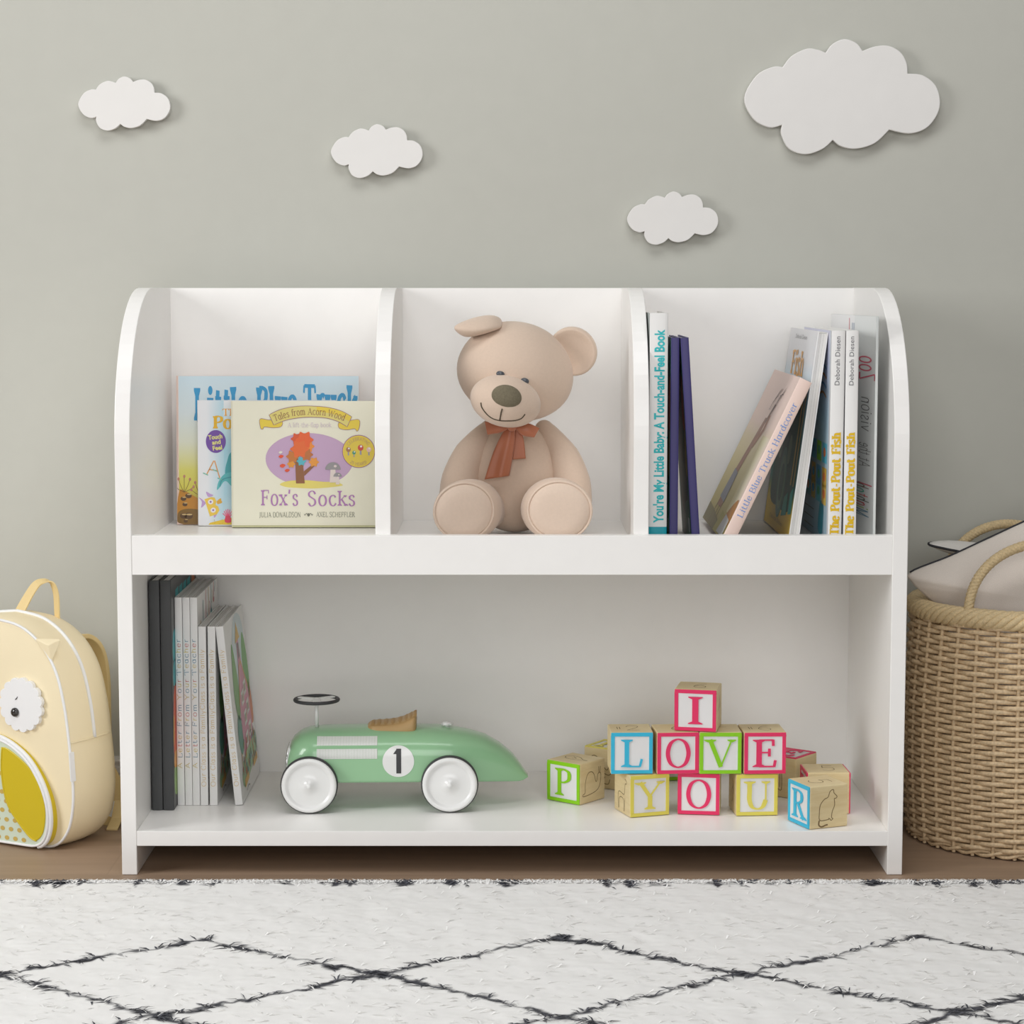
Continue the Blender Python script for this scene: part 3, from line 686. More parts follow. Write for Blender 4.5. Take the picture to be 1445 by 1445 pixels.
def art_poutspine(mb, sp, ri, le, t, W, H):
    text(mb, up(sp), 'The Pout-Pout Fish', .0140, -t*.30, .131, t*.64, (230, 188, 6), thick=21, thin=8, serif=4, layer=.0003, sp=3, sth=6, spw=30)
    sans(mb, up(sp), 'Deborah Diesen', .2055, -t*.12, .0615, t*.38, (110, 110, 114), .0, layer=.0003, sp=1.05)
    grad(mb, le, 0, W-.004, 0, H, [(0, (150, 178, 192)), (.25, (176, 200, 212)), (.6, (176, 204, 220)), (.85, (196, 202, 226)), (1, (214, 214, 232))])
    gradu(mb, le, W-.014, W-.003, 0, H, [(0, (190, 206, 218)), (1, (232, 233, 237))], .00013)
    for j, (yy, c1, c2) in enumerate(((.085, (222, 180, 70), (86, 160, 200)), (.117, (150, 210, 40), (90, 190, 214)), (.063, (226, 190, 90), (90, 180, 190)))):
        for i in range(4):
            x0 = W*.2+i*W*.19; poly(mb, le, [(x0, yy-.014), (x0+W*.15, yy-.014), (x0+W*.15, yy+.012), (x0, yy+.012)], (c1 if (i+j) % 2 else c2), .0003)
            ellp(mb, le, x0+W*.075, yy, W*.04, .006, ((230, 120, 60), (60, 150, 190), (80, 170, 120))[i % 3], .0004)
    for k in range(4):
        line(mb, le, [(W*.62, .19+.012*k), (W*.74, .194+.012*k), (W*.86, .188+.012*k)], .003, ((190, 130, 60), (90, 150, 190))[k % 2], .0003)
    blob(mb, le, [(W*.66, .012), (W*.8, .01), (W*.84, .045), (W*.74, .052), (W*.68, .036)], (52, 150, 168), .0003)
    for k in range(3): line(mb, le, [(W*.15, .01+.012*k), (W*.5, .01+.012*k)], .0014, (96, 110, 120), .0003, smooth=False)
def art_tall(mb, sp, ri, le, t, W, H):
    # lettering on this cover climbs upward and reads mirrored in the photo
    q = .12/29
    f = lambda u, v, d: le(W-.12+v, H+u, d)
    X = lambda px: .12-(1233-px)*q                      # picture column -> distance across the cover
    kw = dict(thick=5, thin=4, serif=0, layer=.0004)
    poly(mb, le, [(0, 0), (W-.12, 0), (W-.12, H), (0, H)], (247, 247, 247), .0001)
    poly(mb, le, [(W-.12, 0), (W, 0), (W, H), (W-.12, H)], (236, 239, 238), .0001)
    text(mb, f, 'Zoo', -.0837, X(1212), .0325, X(1233)-X(1212), (216, 84, 110), thick=9, thin=6, serif=0, layer=.0004)
    text(mb, f, 'vision', -.149, X(1216), .045, X(1230)-X(1216), (70, 66, 64), wobble=5, **kw)
    text(mb, f, 'At the', -.196, X(1214), .032, X(1229)-X(1214), (84, 76, 70), wobble=5, **kw)
    text(mb, f, 'Mightoh', -.261, X(1207), .043, X(1226)-X(1207), [(70, 130, 160), (170, 200, 60), (200, 80, 80), (90, 90, 70), (210, 90, 90), (60, 190, 160), (120, 100, 80)], thick=8, thin=6, serif=0, layer=.0004, wobble=4)
    line(mb, f, [(-.218, X(1212)), (-.2175, X(1231))], .0016, (216, 90, 110), .0004, smooth=False)
    line(mb, f, [(-.022, -.030), (-.004, -.030)], .003, (224, 96, 110), .0004, smooth=False)
    for x in (-.012, -.003): line(mb, f, [(-.026, x), (-.010, x)], .003, (150, 170, 196), .0004, smooth=False)

def stand(name, label, t, dep, cover, art, u_bot, v_bot, y_front, v_top, roll=0., yaw=0., z=ZU, turn=False, **k):
    """spine (or fore edge when turned) facing out; (u_bot, v_bot) is a picture point on its centre line low down, v_top the picture row of its top"""
    p = at_y(u_bot, v_bot, y_front); a = math.radians(roll)
    h = (at_y(u_bot, v_top, y_front).z-z-abs(math.sin(a))*t/2)/math.cos(a)
    o = make_book(name, label, t, dep, h, cover, art, **k)
    M = Matrix.Rotation(math.radians(yaw), 4, 'Z') @ Matrix.Rotation(a, 4, 'Y')
    if turn: M = M @ Matrix.Rotation(PI, 4, 'Z') @ Matrix.Translation((0, -dep, 0))
    M = Matrix.Translation((p.x-(p.z-z)*math.tan(a), y_front, z+.0004+abs(math.sin(a))*t/2)) @ M
    o.location = M.translation; o.rotation_euler = M.to_euler()
    return o
stand('board_book', 'tall white book with turquoise spine lettering beside the right divider', .0232, .19, 'book_white', art_baby, 928, 745, .055, 442)
stand('board_book', 'navy-spined book standing upright next to the tall white one', .0105, .16, 'book_navy', art_navy, 950.5, 745, .050, 477, .1, board=.002)
stand('board_book', 'navy-spined book leaning left with its dark cover showing', .0105, .16, 'book_navy', art_navy, 981, 745, .050, 477, -3.7, board=.002)
stand('picture_book', 'peach-backed hardcover leaning far to the right on its neighbour', .0165, .275, 'book_peach', art_peach, 1034.5, 752, .040, 537, 25.4)
stand('picture_book', 'white and teal book tilted right with its page edges facing out', .0135, .272, 'book_white', art_fish, 1121.3, 752, .060, 469, 7.35, turn=True)
stand('picture_book', 'white book with fat yellow spine lettering, next to the tilted teal book', .0172, .265, 'book_white', art_poutspine, 1177.7, 745, .032, 467, .35)
stand('picture_book', 'white book with fat yellow spine lettering, next to the tall pale book', .0160, .250, 'book_white', art_poutspine, 1198.8, 745, .032, 467, 0)
stand('picture_book', 'tall pale book with childlike red and coloured lettering against the right side panel', .0034, .262, 'book_pale', art_tall, 1233.5, 745, .044, 447, 0, yaw=4.2, board=.001)

# --- lower left: two black, three white, three shorter white
def art_black(mb, sp, ri, le, t, W, H):
    cy = (44, 168, 176)
    poly(mb, ri, [(.002, .001), (W, .001), (W, H), (.002, H)], (62, 62, 64), .0001)
    for i in range(4):
        x = W*(.16+.155*i); hh = H*.085
        poly(mb, ri, [(x, H-.022-hh), (x+W*.13, H-.020-hh), (x+W*.125, H-.016), (x+W*.01, H-.018)], cy, .0002); line(mb, ri, [(x+W*.065, H-.02-hh*.8), (x+W*.065, H-.02-hh*.3)], W*.02, (40, 44, 48), .0003, smooth=False)
    poly(mb, ri, [(W*.80, H-.05), (W*.95, H-.048), (W*.94, H-.014), (W*.82, H-.016)], (206, 120, 50), .0002)
    for y0, y1 in ((.20, .235), (.166, .196)): blob(mb, ri, [(.012, y0), (.05, y0+.002), (.052, y1), (.014, y1)], cy, .0002)
    blob(mb, ri, [(.010, .07), (.05, .065), (.07, .12), (.04, .165), (.012, .15)], (226, 84, 20), .0002)
    blob(mb, ri, [(.006, .085), (.012, .10), (.012, .125), (.007, .12)], (244, 184, 30), .0003)
    blob(mb, ri, [(.012, .02), (.06, .02), (.06, .055), (.014, .06)], (140, 176, 90), .0002); blob(mb, ri, [(.012, .055), (.06, .055), (.06, .072), (.014, .075)], (226, 150, 40), .00025)
def art_letter(mb, sp, ri, le, t, W, H):
    pal = [(206, 186, 110), (110, 150, 170), (214, 196, 110), (206, 120, 112), (120, 156, 176), (214, 190, 120), (110, 150, 172), (120, 150, 170), (214, 196, 110), (206, 120, 112), (110, 150, 170)]
    text(mb, up(sp), 'A Letter From Your Teacher', .050, -t*.24, .176, t*.62, pal, thick=6, thin=5, serif=0, layer=.0003, sp=6, wobble=4)
    for k in range(6):
        x = W*(.14+.13*k); y0 = H-.085+.012*k; hh = .05+.012*((k*7) % 3); c = ((206, 170, 70), (60, 150, 160), (214, 110, 110))[k % 3]
        line(mb, ri, [(x, y0), (x, y0+hh)], .003, c, .0003, smooth=False); ellp(mb, ri, x, y0, .006, .004, c, .0003)
        line(mb, ri, [(x+.006, y0+.01), (x+.014, y0+.02), (x+.008, y0+.028)], .002, ((206, 110, 120), (206, 170, 70), (60, 150, 160))[k % 3], .0003)
def art_family(mb, sp, ri, le, t, W, H):
    text(mb, up(sp), 'Our Class is a FamilyClass is a Family', .0255, -t*.24, .186, t*.58, (222, 194, 136), thick=6, thin=5, serif=0, layer=.0003, sp=4, wobble=3)
    k = lambda a, b2: (W*a, H*b2)
    P = lambda *p: [k(*q) for q in p]
    blob(mb, ri, P((.25, .78), (.5, .98), (.8, .96), (.92, .8), (.9, .5), (.3, .45)), (214, 228, 232), .0002)
    blob(mb, ri, P((.16, .62), (.26, .86), (.36, .74), (.40, .55), (.30, .42), (.20, .48)), (122, 176, 100), .0003)
    blob(mb, ri, P((.70, .70), (.82, .86), (.94, .74), (.94, .52), (.80, .48)), (120, 180, 104), .0003)
    blob(mb, ri, P((.14, .36), (.22, .46), (.34, .42), (.36, .28), (.22, .24)), (90, 160, 140), .0003)
    blob(mb, ri, P((.78, .50), (.88, .58), (.97, .46), (.95, .32), (.82, .34)), (222, 134, 90), .0003)
    poly(mb, ri, P((.34, .20), (.86, .24), (.84, .52), (.64, .72), (.60, .86), (.52, .86), (.48, .70), (.36, .50)), (224, 152, 176), .0004)
    poly(mb, ri, P((.45, .84), (.57, .95), (.68, .85)), (222, 180, 84), .0005); poly(mb, ri, P((.53, .74), (.60, .75), (.60, .83), (.53, .83)), (120, 116, 112), .0006)
    line(mb, ri, P((.36, .50), (.50, .70), (.60, .72), (.84, .54)), .004, (226, 178, 80), .0006, smooth=False)
    for a, b2 in ((.46, .52), (.60, .56), (.50, .40), (.66, .44), (.48, .28), (.66, .31)):
        poly(mb, ri, P((a, b2-.045), (a+.13, b2-.035), (a+.13, b2+.045), (a, b2+.035)), (238, 236, 230), .0006)
        for j in range(3): line(mb, ri, P((a+.03+.035*j, b2-.02), (a+.03+.035*j, b2+.02)), .003, ((220, 110, 120), (90, 170, 140), (226, 190, 90))[j], .0008, smooth=False)
    blob(mb, ri, P((.14, .14), (.4, .22), (.7, .24), (.95, .26), (.95, .16), (.6, .10), (.2, .06)), (164, 196, 150), .0005)
    r2 = random.Random(4)
    for j in range(60):
        a, b2 = r2.uniform(.16, .94), r2.uniform(.10, .27); c = ((214, 110, 90), (226, 190, 80), (90, 160, 130), (90, 90, 96), (222, 140, 90), (120, 170, 200))[j % 6]
        line(mb, ri, P((a, b2), (a+.005, b2+.035)), .0035, c, .0009, smooth=False)
    poly(mb, ri, P((.20, .055), (.42, .075), (.42, .115), (.20, .10)), (226, 178, 84), .0009); poly(mb, ri, P((.70, .085), (.92, .10), (.92, .14), (.70, .125)), (226, 178, 84), .0009)
    line(mb, ri, P((.26, .03), (.34, .045), (.42, .035)), .0015, (130, 130, 130), .0009)
g1, g2, g3 = 'black-spined books on the lower shelf', 'taller white books with coloured spine writing', 'shorter white books with tan spine writing'
for uc, lab in ((222.4, 'black-spined book nearest the left side panel'), (238.2, 'black-spined book next to the taller white books')):
    stand('picture_book', lab, .0140, .232, 'book_black', art_black, uc, 1143, .1133, 819.5, 0, z=ZS, group=g1)
for uc, lab in ((255.9, 'taller white book with coloured spine writing, next to the black books'), (266.7, 'middle one of three taller white books with coloured spine writing'), (277.3, 'taller white book with coloured spine writing, its cover showing, next to the shorter ones')):
    stand('picture_book', lab, .0096, .203, 'book_white', art_letter, uc, 1136, .1416, 843.5, 0, z=ZS, group=g2)
for uc, lab, ro, vt in ((288.5, 'shorter white book with tan spine writing, next to the taller ones', 0, 884.5), (301.7, 'middle one of three shorter white books with tan spine writing', 0, 884.5), (337.2, 'shorter white book leaning left with its pink house cover showing', -5.5, 884.5)):
    stand('picture_book', lab, .0103, .203, 'book_white', art_family, uc, 1136, .1416, vt, ro, z=ZS, group=g3)

# ------------------------------------------------------------------ alphabet blocks
BS = .0558
def draw(mb, fr, kind):
    """thin burnt line drawings on the bare wood faces; fr frame spans -1..1"""
    g = lambda u, v, d: fr(u*BS/2, v*BS/2, d)
    ln = lambda pts, w=.035, cl=False: line(mb, g, pts, w, None, .00012, m='block_groove', closed=cl)
    if kind == 'snail':
        ln([(-.75, -.52), (-.6, -.45), (-.58, .0), (-.4, .42), (-.1, .5), (.12, .32), (.25, -.02), (.34, .0), (.42, .30), (.62, .34), (.66, .1), (.55, -.3), (.30, -.5), (-.2, -.6), (-.75, -.62), (-.75, -.52)]); ln([(.5, .34), (.48, .66)]); ln([(.58, .34), (.62, .66)])
    elif kind == 'cat':
        ln([(.02, -.60), (-.45, -.62), (-.50, -.3), (-.45, .1), (-.25, .35), (-.05, .45), (.05, .7), (.22, 1.0-.22), (.26, .62), (.42, .45), (.36, .36), (.28, .34), (.30, .05), (.18, -.25), (.15, -.52), (.22, -.58), (.12, -.66), (.06, -.58), (-.02, -.55)]); ln([(-.5, -.62), (-.52, -.82), (-.38, -.92), (-.15, -.86), (-.05, -.85)], .07)
    elif kind == 'squirrel':
        ln([(-.1, .25), (.0, .62), (.12, .75), (.14, .55), (.25, .35), (.45, .15), (.62, -.2), (.6, -.6), (.2, -.7)]); ln([(0., .6), (.06, .8), (.12, .66)])
    elif kind == 'giraffe':
        ln([(.35, .72), (.55, .62), (.52, .5), (.38, .48), (.32, .1), (.2, -.05), (-.35, .0), (-.5, -.2), (-.45, -.75), (-.38, -.75), (-.3, -.28), (.18, -.3), (.22, -.78), (.3, -.78), (.36, -.2)])
    elif kind == 'gull':
        ln([(-.65, .5), (-.4, .62), (-.1, .45), (.3, -.05), (.5, .3), (.6, .45), (.68, .38), (.62, .1), (.6, -.1), (.4, -.3), (-.1, -.1), (-.45, .05), (-.62, .3), (-.7, .45), (-.65, .5)]); ln([(-.6, .44), (-.35, .2)]); ln([(-.5, .5), (-.2, .1)])
        ln([(.2, -.4), (.15, -.7), (.4, -.75), (.5, -.5)])
    elif kind == 'hook':
        ln([(-.5, .3), (.1, .3), (.2, .2), (.2, -.6), (.0, -.6)]); ln([(-.5, .2), (.05, .18), (.1, .1), (.1, -.5)])
    elif kind == 'tail':
        ln([(-.2, -.4), (-.3, .1), (-.1, .35), (.2, .3), (.25, 0), (.3, -.5)]); ln([(-.1, -.3), (-.15, .1), (0, .22), (.15, .1), (.1, -.6), (.3, -.7)])
    elif kind == 'bird':
        ln([(-.7, .1), (-.4, .35), (0, .3), (.45, -.05), (.75, -.1), (.4, -.2), (-.1, -.3), (-.5, -.2), (-.7, .1)]); ln([(-.3, .2), (0, .0), (-.2, -.1)])
    elif kind == 'roo':
        ln([(.0, .6), (.15, .3), (-.1, 0), (.1, -.3), (-.1, -.55)]); ln([(.2, .4), (.25, -.1)])
    else:
        for i, ch in enumerate(kind):
            if ch == '=':
                for x in (-.62, -.5): ln([(x, .26), (x, -.26)])
            elif ch == 'r': ln([(-.1, .3), (-.1, -.3)]); ln([(0, .3), (0, .1)]); ln([(0, .22), (.4, .22)])
            else:
                adv, st = GL[ch]
                for fl, pts in st:
                    pp = [((u-25)/70.*1.15+.1, (v-35)/70.*1.05) for u, v in pts]
                    line(mb, g, pp, .035, None, .00012, m='block_groove', smooth='c' in fl)
def block(letter, colour, x, y, z, rot, label, top='', side_r='', side_l='', front='', letter_face='front', frame_l=None, frame_r=None):
    """x, y centre of the base"""
    th = thing('alphabet_block', label, 'toy block', (x, y, z), (0, 0, math.radians(rot)), 'wooden alphabet blocks')
    h = BS/2
    fr = {'front': lambda u, v, d: (u, -h-d, h+v), 'right': lambda u, v, d: (h+d, u, h+v), 'left': lambda u, v, d: (-h-d, -u, h+v), 'top': lambda u, v, d: (u, v, BS+d), 'back': lambda u, v, d: (-u, h+d, h+v)}
    mb = MB(); mb.box(-h, h, -h, h, 0, BS, 'block_wood')
    c = mb.build('cube', th, bevel=.0016, seg=3)
    dr = MB()
    for face, kind in (('top', top), ('right', side_r), ('left', side_l), ('front', front)):
        if kind: draw(dr, fr[face], kind)
    if dr.v:
        # engraving joined into the cube mesh
        me = c.data
        bm = bmesh.new(); bm.from_mesh(me); bm.loops.layers.uv.verify()
        me.materials.append(MATS['block_groove']); mi = len(me.materials)-1
        for f in dr.f:
            try:
                nf = bm.faces.new([bm.verts.new(dr.v[i]) for i in f]); nf.material_index = mi
            except ValueError: pass
        bm.to_mesh(me); bm.free()
    faces = [(letter_face, letter)]
    if frame_l: faces.append(('left', frame_l))
    if frame_r: faces.append(('right', frame_r))
    for face, ch in faces:
        f = fr[face]
        o, i = h-.0006, h-.0053
        bd = MB()
        for (u0, u1, v0, v1) in ((-o, o, -o, -i), (-o, o, i, o), (-o, -i, -i, i), (i, o, -i, i)):
            bd.prism([(u0, v0), (u1, v0), (u1, v1), (u0, v1)], f, -.0008, .0011, 'block_'+colour)
        bd.build('border', th, bevel=.0004, seg=2)
        pn = MB(); pn.prism([(-i, -i), (i, -i), (i, i), (-i, i)], f, -.0008, .0002, 'block_white'); pn.build('letter_panel', th)
        lt = MB(); H = BS*.65; W = H*{'I': .50, 'O': .94, 'L': .80, 'V': .98, 'E': .86, 'Y': .94, 'U': .98, 'P': .74, 'R': .92, 'H': 1.0}.get(ch, .9)
        text(lt, f, ch, -W/2, -H/2, W, H, None, thick=13.5 if ch in 'IE' else 11.5, thin=3.6, serif=9, m='block_'+colour, layer=.0010, sth=3, step=.00003)
        lo = lt.build('letter', th, fix=False)
        sm = lo.modifiers.new('solid', 'SOLIDIFY'); sm.thickness = .0009; sm.offset = 0
    return th
ROW1 = ZS+.0004; ROW2 = ROW1+BS+.0004; ROW3 = ROW2+BS+.0004
def by_corner(x, y, rot, corner):
    """centre from a front corner's floor position"""
    a = math.radians(rot); h = BS/2; dx, dy = (h, h) if corner == 'l' else (-h, h)
    return x+dx*math.cos(a)-dy*math.sin(a), y+dx*math.sin(a)+dy*math.cos(a)
cx, cy = by_corner(.1546, .0702, 19, 'l'); block('Y', 'yellow', cx, cy, ROW1, 19, 'yellow-framed block with letter Y, left of the bottom row', side_l='giraffe')
cx, cy = by_corner(.2182, .0905, -7, 'l'); block('O', 'red', cx, cy, ROW1, -7, 'red-framed block with letter O in the bottom row, between Y and U')
cx, cy = by_corner(.2945, .0800, 4.5, 'l'); block('U', 'yellow', cx, cy, ROW1, 4.5, 'yellow-framed block with letter U, right of the bottom row', side_l='roo')
for ch, c, u, r, lab, tp in (('L', 'blue', 890.5, 2, 'blue-framed block with letter L at the left of the second row', '=2'), ('O', 'red', 954.3, 4.5, 'red-framed block with letter O in the second row, between L and V', '6'),
                             ('V', 'green', 1016, 1, 'green-framed block with letter V in the second row', 'r'), ('E', 'red', 1077.8, 3, 'red-framed block with letter E at the right of the second row', '=6')):
    p = at_y(u, 1091.5, .08); block(ch, c, p.x, .08+BS/2, ROW2, r, lab, top=tp)
p = at_y(980.4, 1032, .083); block('I', 'red', p.x+.0065, .083+BS/2, ROW3, -12, 'red-framed block with letter I on the very top of the pile', top='6', side_r='roo')
cx, cy = by_corner(.0912, .1397, -39, 'r'); block('P', 'green', cx, cy, ROW1, -39, 'green-framed block with letter P standing apart at the left', top='bird', side_r='snail')
cx, cy = by_corner(.3815, .0062, -68, 'r'); block('R', 'blue', cx, cy, ROW1, -68, 'blue-framed block with letter R standing in front at the right', top='5', side_r='cat')
block('H', 'yellow', .139, .266, ROW1, -33, 'wooden block with a yellow frame on top, behind the L block', letter_face='top', front='gull')
block('E', 'red', .380, .213, ROW1, -38, 'wooden block with a red frame on top, behind the E block', letter_face='top', front='hook', side_r='tail')
block('H', 'red', .4165, .118, ROW1, 2, 'wooden block with red-framed sides, behind the R block', letter_face='left', frame_r='E', top='5', front='squirrel')
block('H', 'green', .2285, .318, ROW1, 2, 'green-framed block half hidden behind the bottom row, seen between Y and O', front='')

# ------------------------------------------------------------------ ride-on toy car
CA = math.radians(2.0)
car = thing('toy_car', 'green vintage racing toy car with white disc wheels and number 1', 'toy car', (-.140, .158, ZS), (0, 0, CA))
KX = 2.945/F_PX
def car_px(u, v):                               # picture -> car length coordinate and height above the shelf
    p = at_y(u, v, .158); return (p.x+.140)/math.cos(CA)*1.0, p.z-ZS
TOP = [(408.2, 1072), (408.6, 1058), (411, 1046), (416, 1037.5), (426, 1029.5), (438, 1025.6), (462, 1023.6), (520, 1023.2), (588, 1023.2), (621, 1024.4), (642, 1027), (663, 1031), (684, 1037), (704.6, 1048.6), (722.6, 1062.8), (732.3, 1075), (740, 1087), (744.8, 1094)]
TOP = [car_px(*p) for p in TOP]
BOT = car_px(500, 1103.5)[1]
def interp(xs, ys, x):
    if x <= xs[0]: return ys[0]
    for i in range(1, len(xs)):
        if x <= xs[i]: t = (x-xs[i-1])/(xs[i]-xs[i-1]); return ys[i-1]+(ys[i]-ys[i-1])*t
    return ys[-1]
tx = [p[0] for p in TOP]; tz = [p[1] for p in TOP]
X0, X1 = tx[0], tx[-1]
def car_w(x):                                    # half width along the length
    t = (x-X0)/(X1-X0)
    if t < .12: return .052*(.72+.28*math.sin(t/.12*PI/2))
    if t < .55: return .052
    return .052*max(.14, math.cos((t-.55)/.45*PI/2*.93)**.72)
def car_top(x): return interp(tx, tz, x)
def car_bot(x):
    t = (x-X0)/(X1-X0)
    zb_ = BOT+.0112*car_w(x)/.052; q = max(0, t-.95)/.05
    return min(zb_+q*q*(tz[-1]-.0012-zb_), car_top(x)-.0010)
def car_y(x, z):                                 # near side surface y at height z
    zt, zb = car_top(x), car_bot(x); w = car_w(x); n = 2.5
    zm = zb+(zt-zb)*.42
    if z <= zm: return -w*(1-.03*((zm-z)/(zm-zb))**2)
    k = max(0., min(1., (z-zm)/max(1e-6, zt-zm))); return -w*max(0, (1-k**n))**(1/n)
sx = []
for i in range(61):
    t = i/60.; sx.append(X0+(X1-X0)*(t**1.5 if t < .3 else (.3**1.5+(1-.3**1.5)*((t-.3)/.7))))
rows = []
for x in sx:
    zt, zb = car_top(x), car_bot(x); row = []
    zm = zb+(zt-zb)*.42; w = car_w(x)
    for k in range(9): z = zb+(zm-zb)*k/8; row.append((x, car_y(x, z), z))
    for k in range(1, 15):
        a = PI/2*k/15; z = zm+(zt-zm)*math.sin(a)**(2/2.5); row.append((x, -w*math.cos(a)**(2/2.5), z))
    row.append((x, 0, zt))
    rows.append(row+[(p[0], -p[1], p[2]) for p in reversed(row[:-1])])
mb = MB(); mb.grid(rows, 'car_green', cv=True)
mb.add(rows[0], [tuple(range(len(rows[0])))], 'car_green'); mb.add(rows[-1], [tuple(range(len(rows[-1])))], 'car_green')
# louvre panels and number disc are painted on the side
def side(u, v, d): return (u, car_y(u, v)-d, v)
def patch(u0, u1, v0, v1, m, nx, nv=6, col=None, d=.0004):
    rr = [[side(u0+(u1-u0)*i/nx, v0+(v1-v0)*j/nv, d) for i in range(nx+1)] for j in range(nv+1)]
    mb.grid(rr, m, col=col)
for va, vb in ((1040.4, 1051.0), (1055.2, 1068.6)):
    # near side lies closer than the centre line: correct the picture rows
    a, zb_ = car_px(450.4, vb); c2, zt_ = car_px(534, va)
    off = .0095
    n = 46
    for i in range(n):
        u0 = a+(c2-a)*i/n; u1 = a+(c2-a)*(i+.66)/n
        patch(u0, u1, zb_+off, zt_+off, 'car_white', 1)
    patch(a, c2, zb_+off, zt_+off, 'louvre_gap', 12, d=.0002)
c0 = car_px(563, 1072.6); cz = c0[1]+.0095; r = 22.2*KX
rr = [[side(c0[0]+r*q*math.cos(2*PI*j/48), cz+r*q*math.sin(2*PI*j/48), .0005) for j in range(48)] for q in (.02, .35, .7, 1)]
mb.grid(rr, 'car_white', cv=True)
k = r/22.2
one = [(-.6*k*5, 12.6*k), (3.4*k, 18*k), (3.4*k, 18*k)]
one = [(-7.2, 10.6), (-2, 17.8), (4, 17.8), (4, -17), (-2.8, -17), (-2.8, 10.6)]
gr = []
for vv in range(9):
    z0 = -17+34.8*vv/8; gr.append([side(c0[0]+q*k, cz+z0*k, .0009) for q in (-2.8, 4)])
mb.grid(gr, 'car_rubber'); mb.add([side(c0[0]+a*k, cz+b2*k, .0009) for a, b2 in ((-7.2, 10.6), (-2.6, 10.6), (-2.6, 17.8), (-2, 17.8))], [(0, 1, 2, 3)], 'car_rubber')
mb.build('body', car)
# wheels
def wheel(u, v, ysgn):
    x, _ = car_px(u, v); R0 = 40.8*2.905/F_PX; hx = ysgn
    yc = .0565; half = .0055
    to3 = lambda a, b2, h: (x+a, hx*(yc+h), R0+.0003+b2)
    w = MB()
    w.lathe([(R0*.90, -half), (R0*.97, -half), (R0, -half*.5), (R0, half*.5), (R0*.975, half), (R0*.93, half)], 'car_rubber', to3)
    w.lathe([(R0*.90, -half), (R0*.93, half)], 'car_rubber', to3)
    o = w.build('tyre', None)
    d = MB(); d.lathe([(R0*.955, half*.9), (R0*.955, half*1.15), (R0*.90, half*1.5), (R0*.80, half*1.35), (R0*.75, half*.9), (R0*.72, half*.85), (R0*.4, half*1.15), (R0*.10, half*1.45), (R0*.085, half*1.9), (R0*.05, half*2.1), (0, half*2.15)], 'car_white', to3)
    d.lathe([(R0*.93, -half*.9), (0, -half*.9)], 'car_white', to3)
    d.build('hubcap', o); return o
for u, v in ((440.2, 1105.3), (634.2, 1105)):
    for s in (-1, 1):
        wo = wheel(u, v, s); wo.name = 'wheel'; wo.parent = car
    x, _ = car_px(u, v); MB().tube([(x, -.056, .0385), (x, .056, .0385)], .004, 'car_chrome', 12).build('axle', car)
# grille
g = MB(); gz0, gz1 = BOT+.004, car_top(X0+.004)-.004
def gx(z): return X0-.0018+max(0, (z-gz0-(gz1-gz0)*.5))*.12
g.prism([(-.030, gz0), (.030, gz0), (.030, gz1), (-.030, gz1)], lambda u, v, d: (gx(v)+d, u, v), 0, .003, 'car_white')
for i in range(9):
    y = -.026+.0065*i; g.tube([(gx(gz0)-.001, y, gz0+.003), (gx(gz1)-.001, y, gz1-.003)], .0013, 'car_chrome', 6)
g.build('grille', car)
# steering column and wheel
sxp, szp = car_px(447.2, 988)
MB().tube([(sxp, 0, car_top(sxp)-.004), (sxp, 0, szp)], .0026, 'car_white', 12).build('steering_column', car)
st = MB(); Rw = .0290
st.tube([(sxp+Rw*math.cos(2*PI*j/48), Rw*math.sin(2*PI*j/48), szp+.0015) for j in range(48)], .0024, 'car_rubber', 10, closed=True)
so = st.build('steering_wheel', car)
sk = MB()
for a in (.6, .6+2*PI/3, .6+4*PI/3):
    sk.ribbon([(sxp+q*math.cos(a), q*math.sin(a), szp+.0028) for q in (0, Rw*.5, Rw*.97)], (-math.sin(a), math.cos(a), 0), .0085, .0012, 'car_white')
sk.lathe([(.0001, .0045), (.004, .004), (.006, .001), (.006, 0)], 'car_white', lambda a, b2, h: (sxp+a, b2, szp+h), 24)
sk.build('spokes', so)
# saddle: wedge that rises to the back, draped over the body
ss = [car_px(u, 1000)[0] for u in (518.5, 523, 531, 540, 550, 560, 570, 577, 583, 588.5)]
sh = [.0025, .0052, .0062, .0063, .0069, .0082, .0108, .0139, .0170, .0194]
wd = [.014, .021, .0245, .0255, .026, .0265, .027, .027, .0265, .025]
rows = []
for x, h, w in zip(ss, sh, wd):
    zt = car_top(x); row = []
    for j in range(17):
        q = -1+2*j/16.; y = w*q
        # keep hugging the shell on the underside
        row.append((x, y, zt+h-.0028*q*q-(.004*max(0, abs(q)-.8)/.2)))
    under = [(x, w*q, zt-.0125-.0015*abs(q)) for q in (1.03, .5, 0, -.5, -1.03)]
    rows.append(row+under)
sm = MB(); sm.grid(rows, 'car_leather', cv=True); sm.add(rows[0], [tuple(range(len(rows[0])))], 'car_leather'); sm.add(rows[-1], [tuple(range(len(rows[0])))], 'car_leather')
sad = sm.build('seat', car, bevel=0, subsurf=1)
q = MB()
for i in range(len(ss)-2):
    rr = []
    for t in (.06, .3, .5, .7, .94):
        x = ss[i+1]+(ss[min(i+2, len(ss)-1)]-ss[i+1])*t
        h = sh[i+1]+(sh[min(i+2, len(sh)-1)]-sh[i+1])*t; w = .82*(wd[i+1]+(wd[min(i+2, len(wd)-1)]-wd[i+1])*t); bump = .0016*math.sin(PI*(t-.06)/.88)
        rr.append([(x, w*(-1+2*j/12.), car_top(x)+h-.0028*(-1+2*j/12.)**2*.67-.0006+bump*(1-(-1+2*j/12.)**4)) for j in range(13)])
    q.grid(rr, 'car_leather_quilt')
q.build('quilted_top', sad)
fx, fz = car_px(631, 1021); zc = car_top(fx)
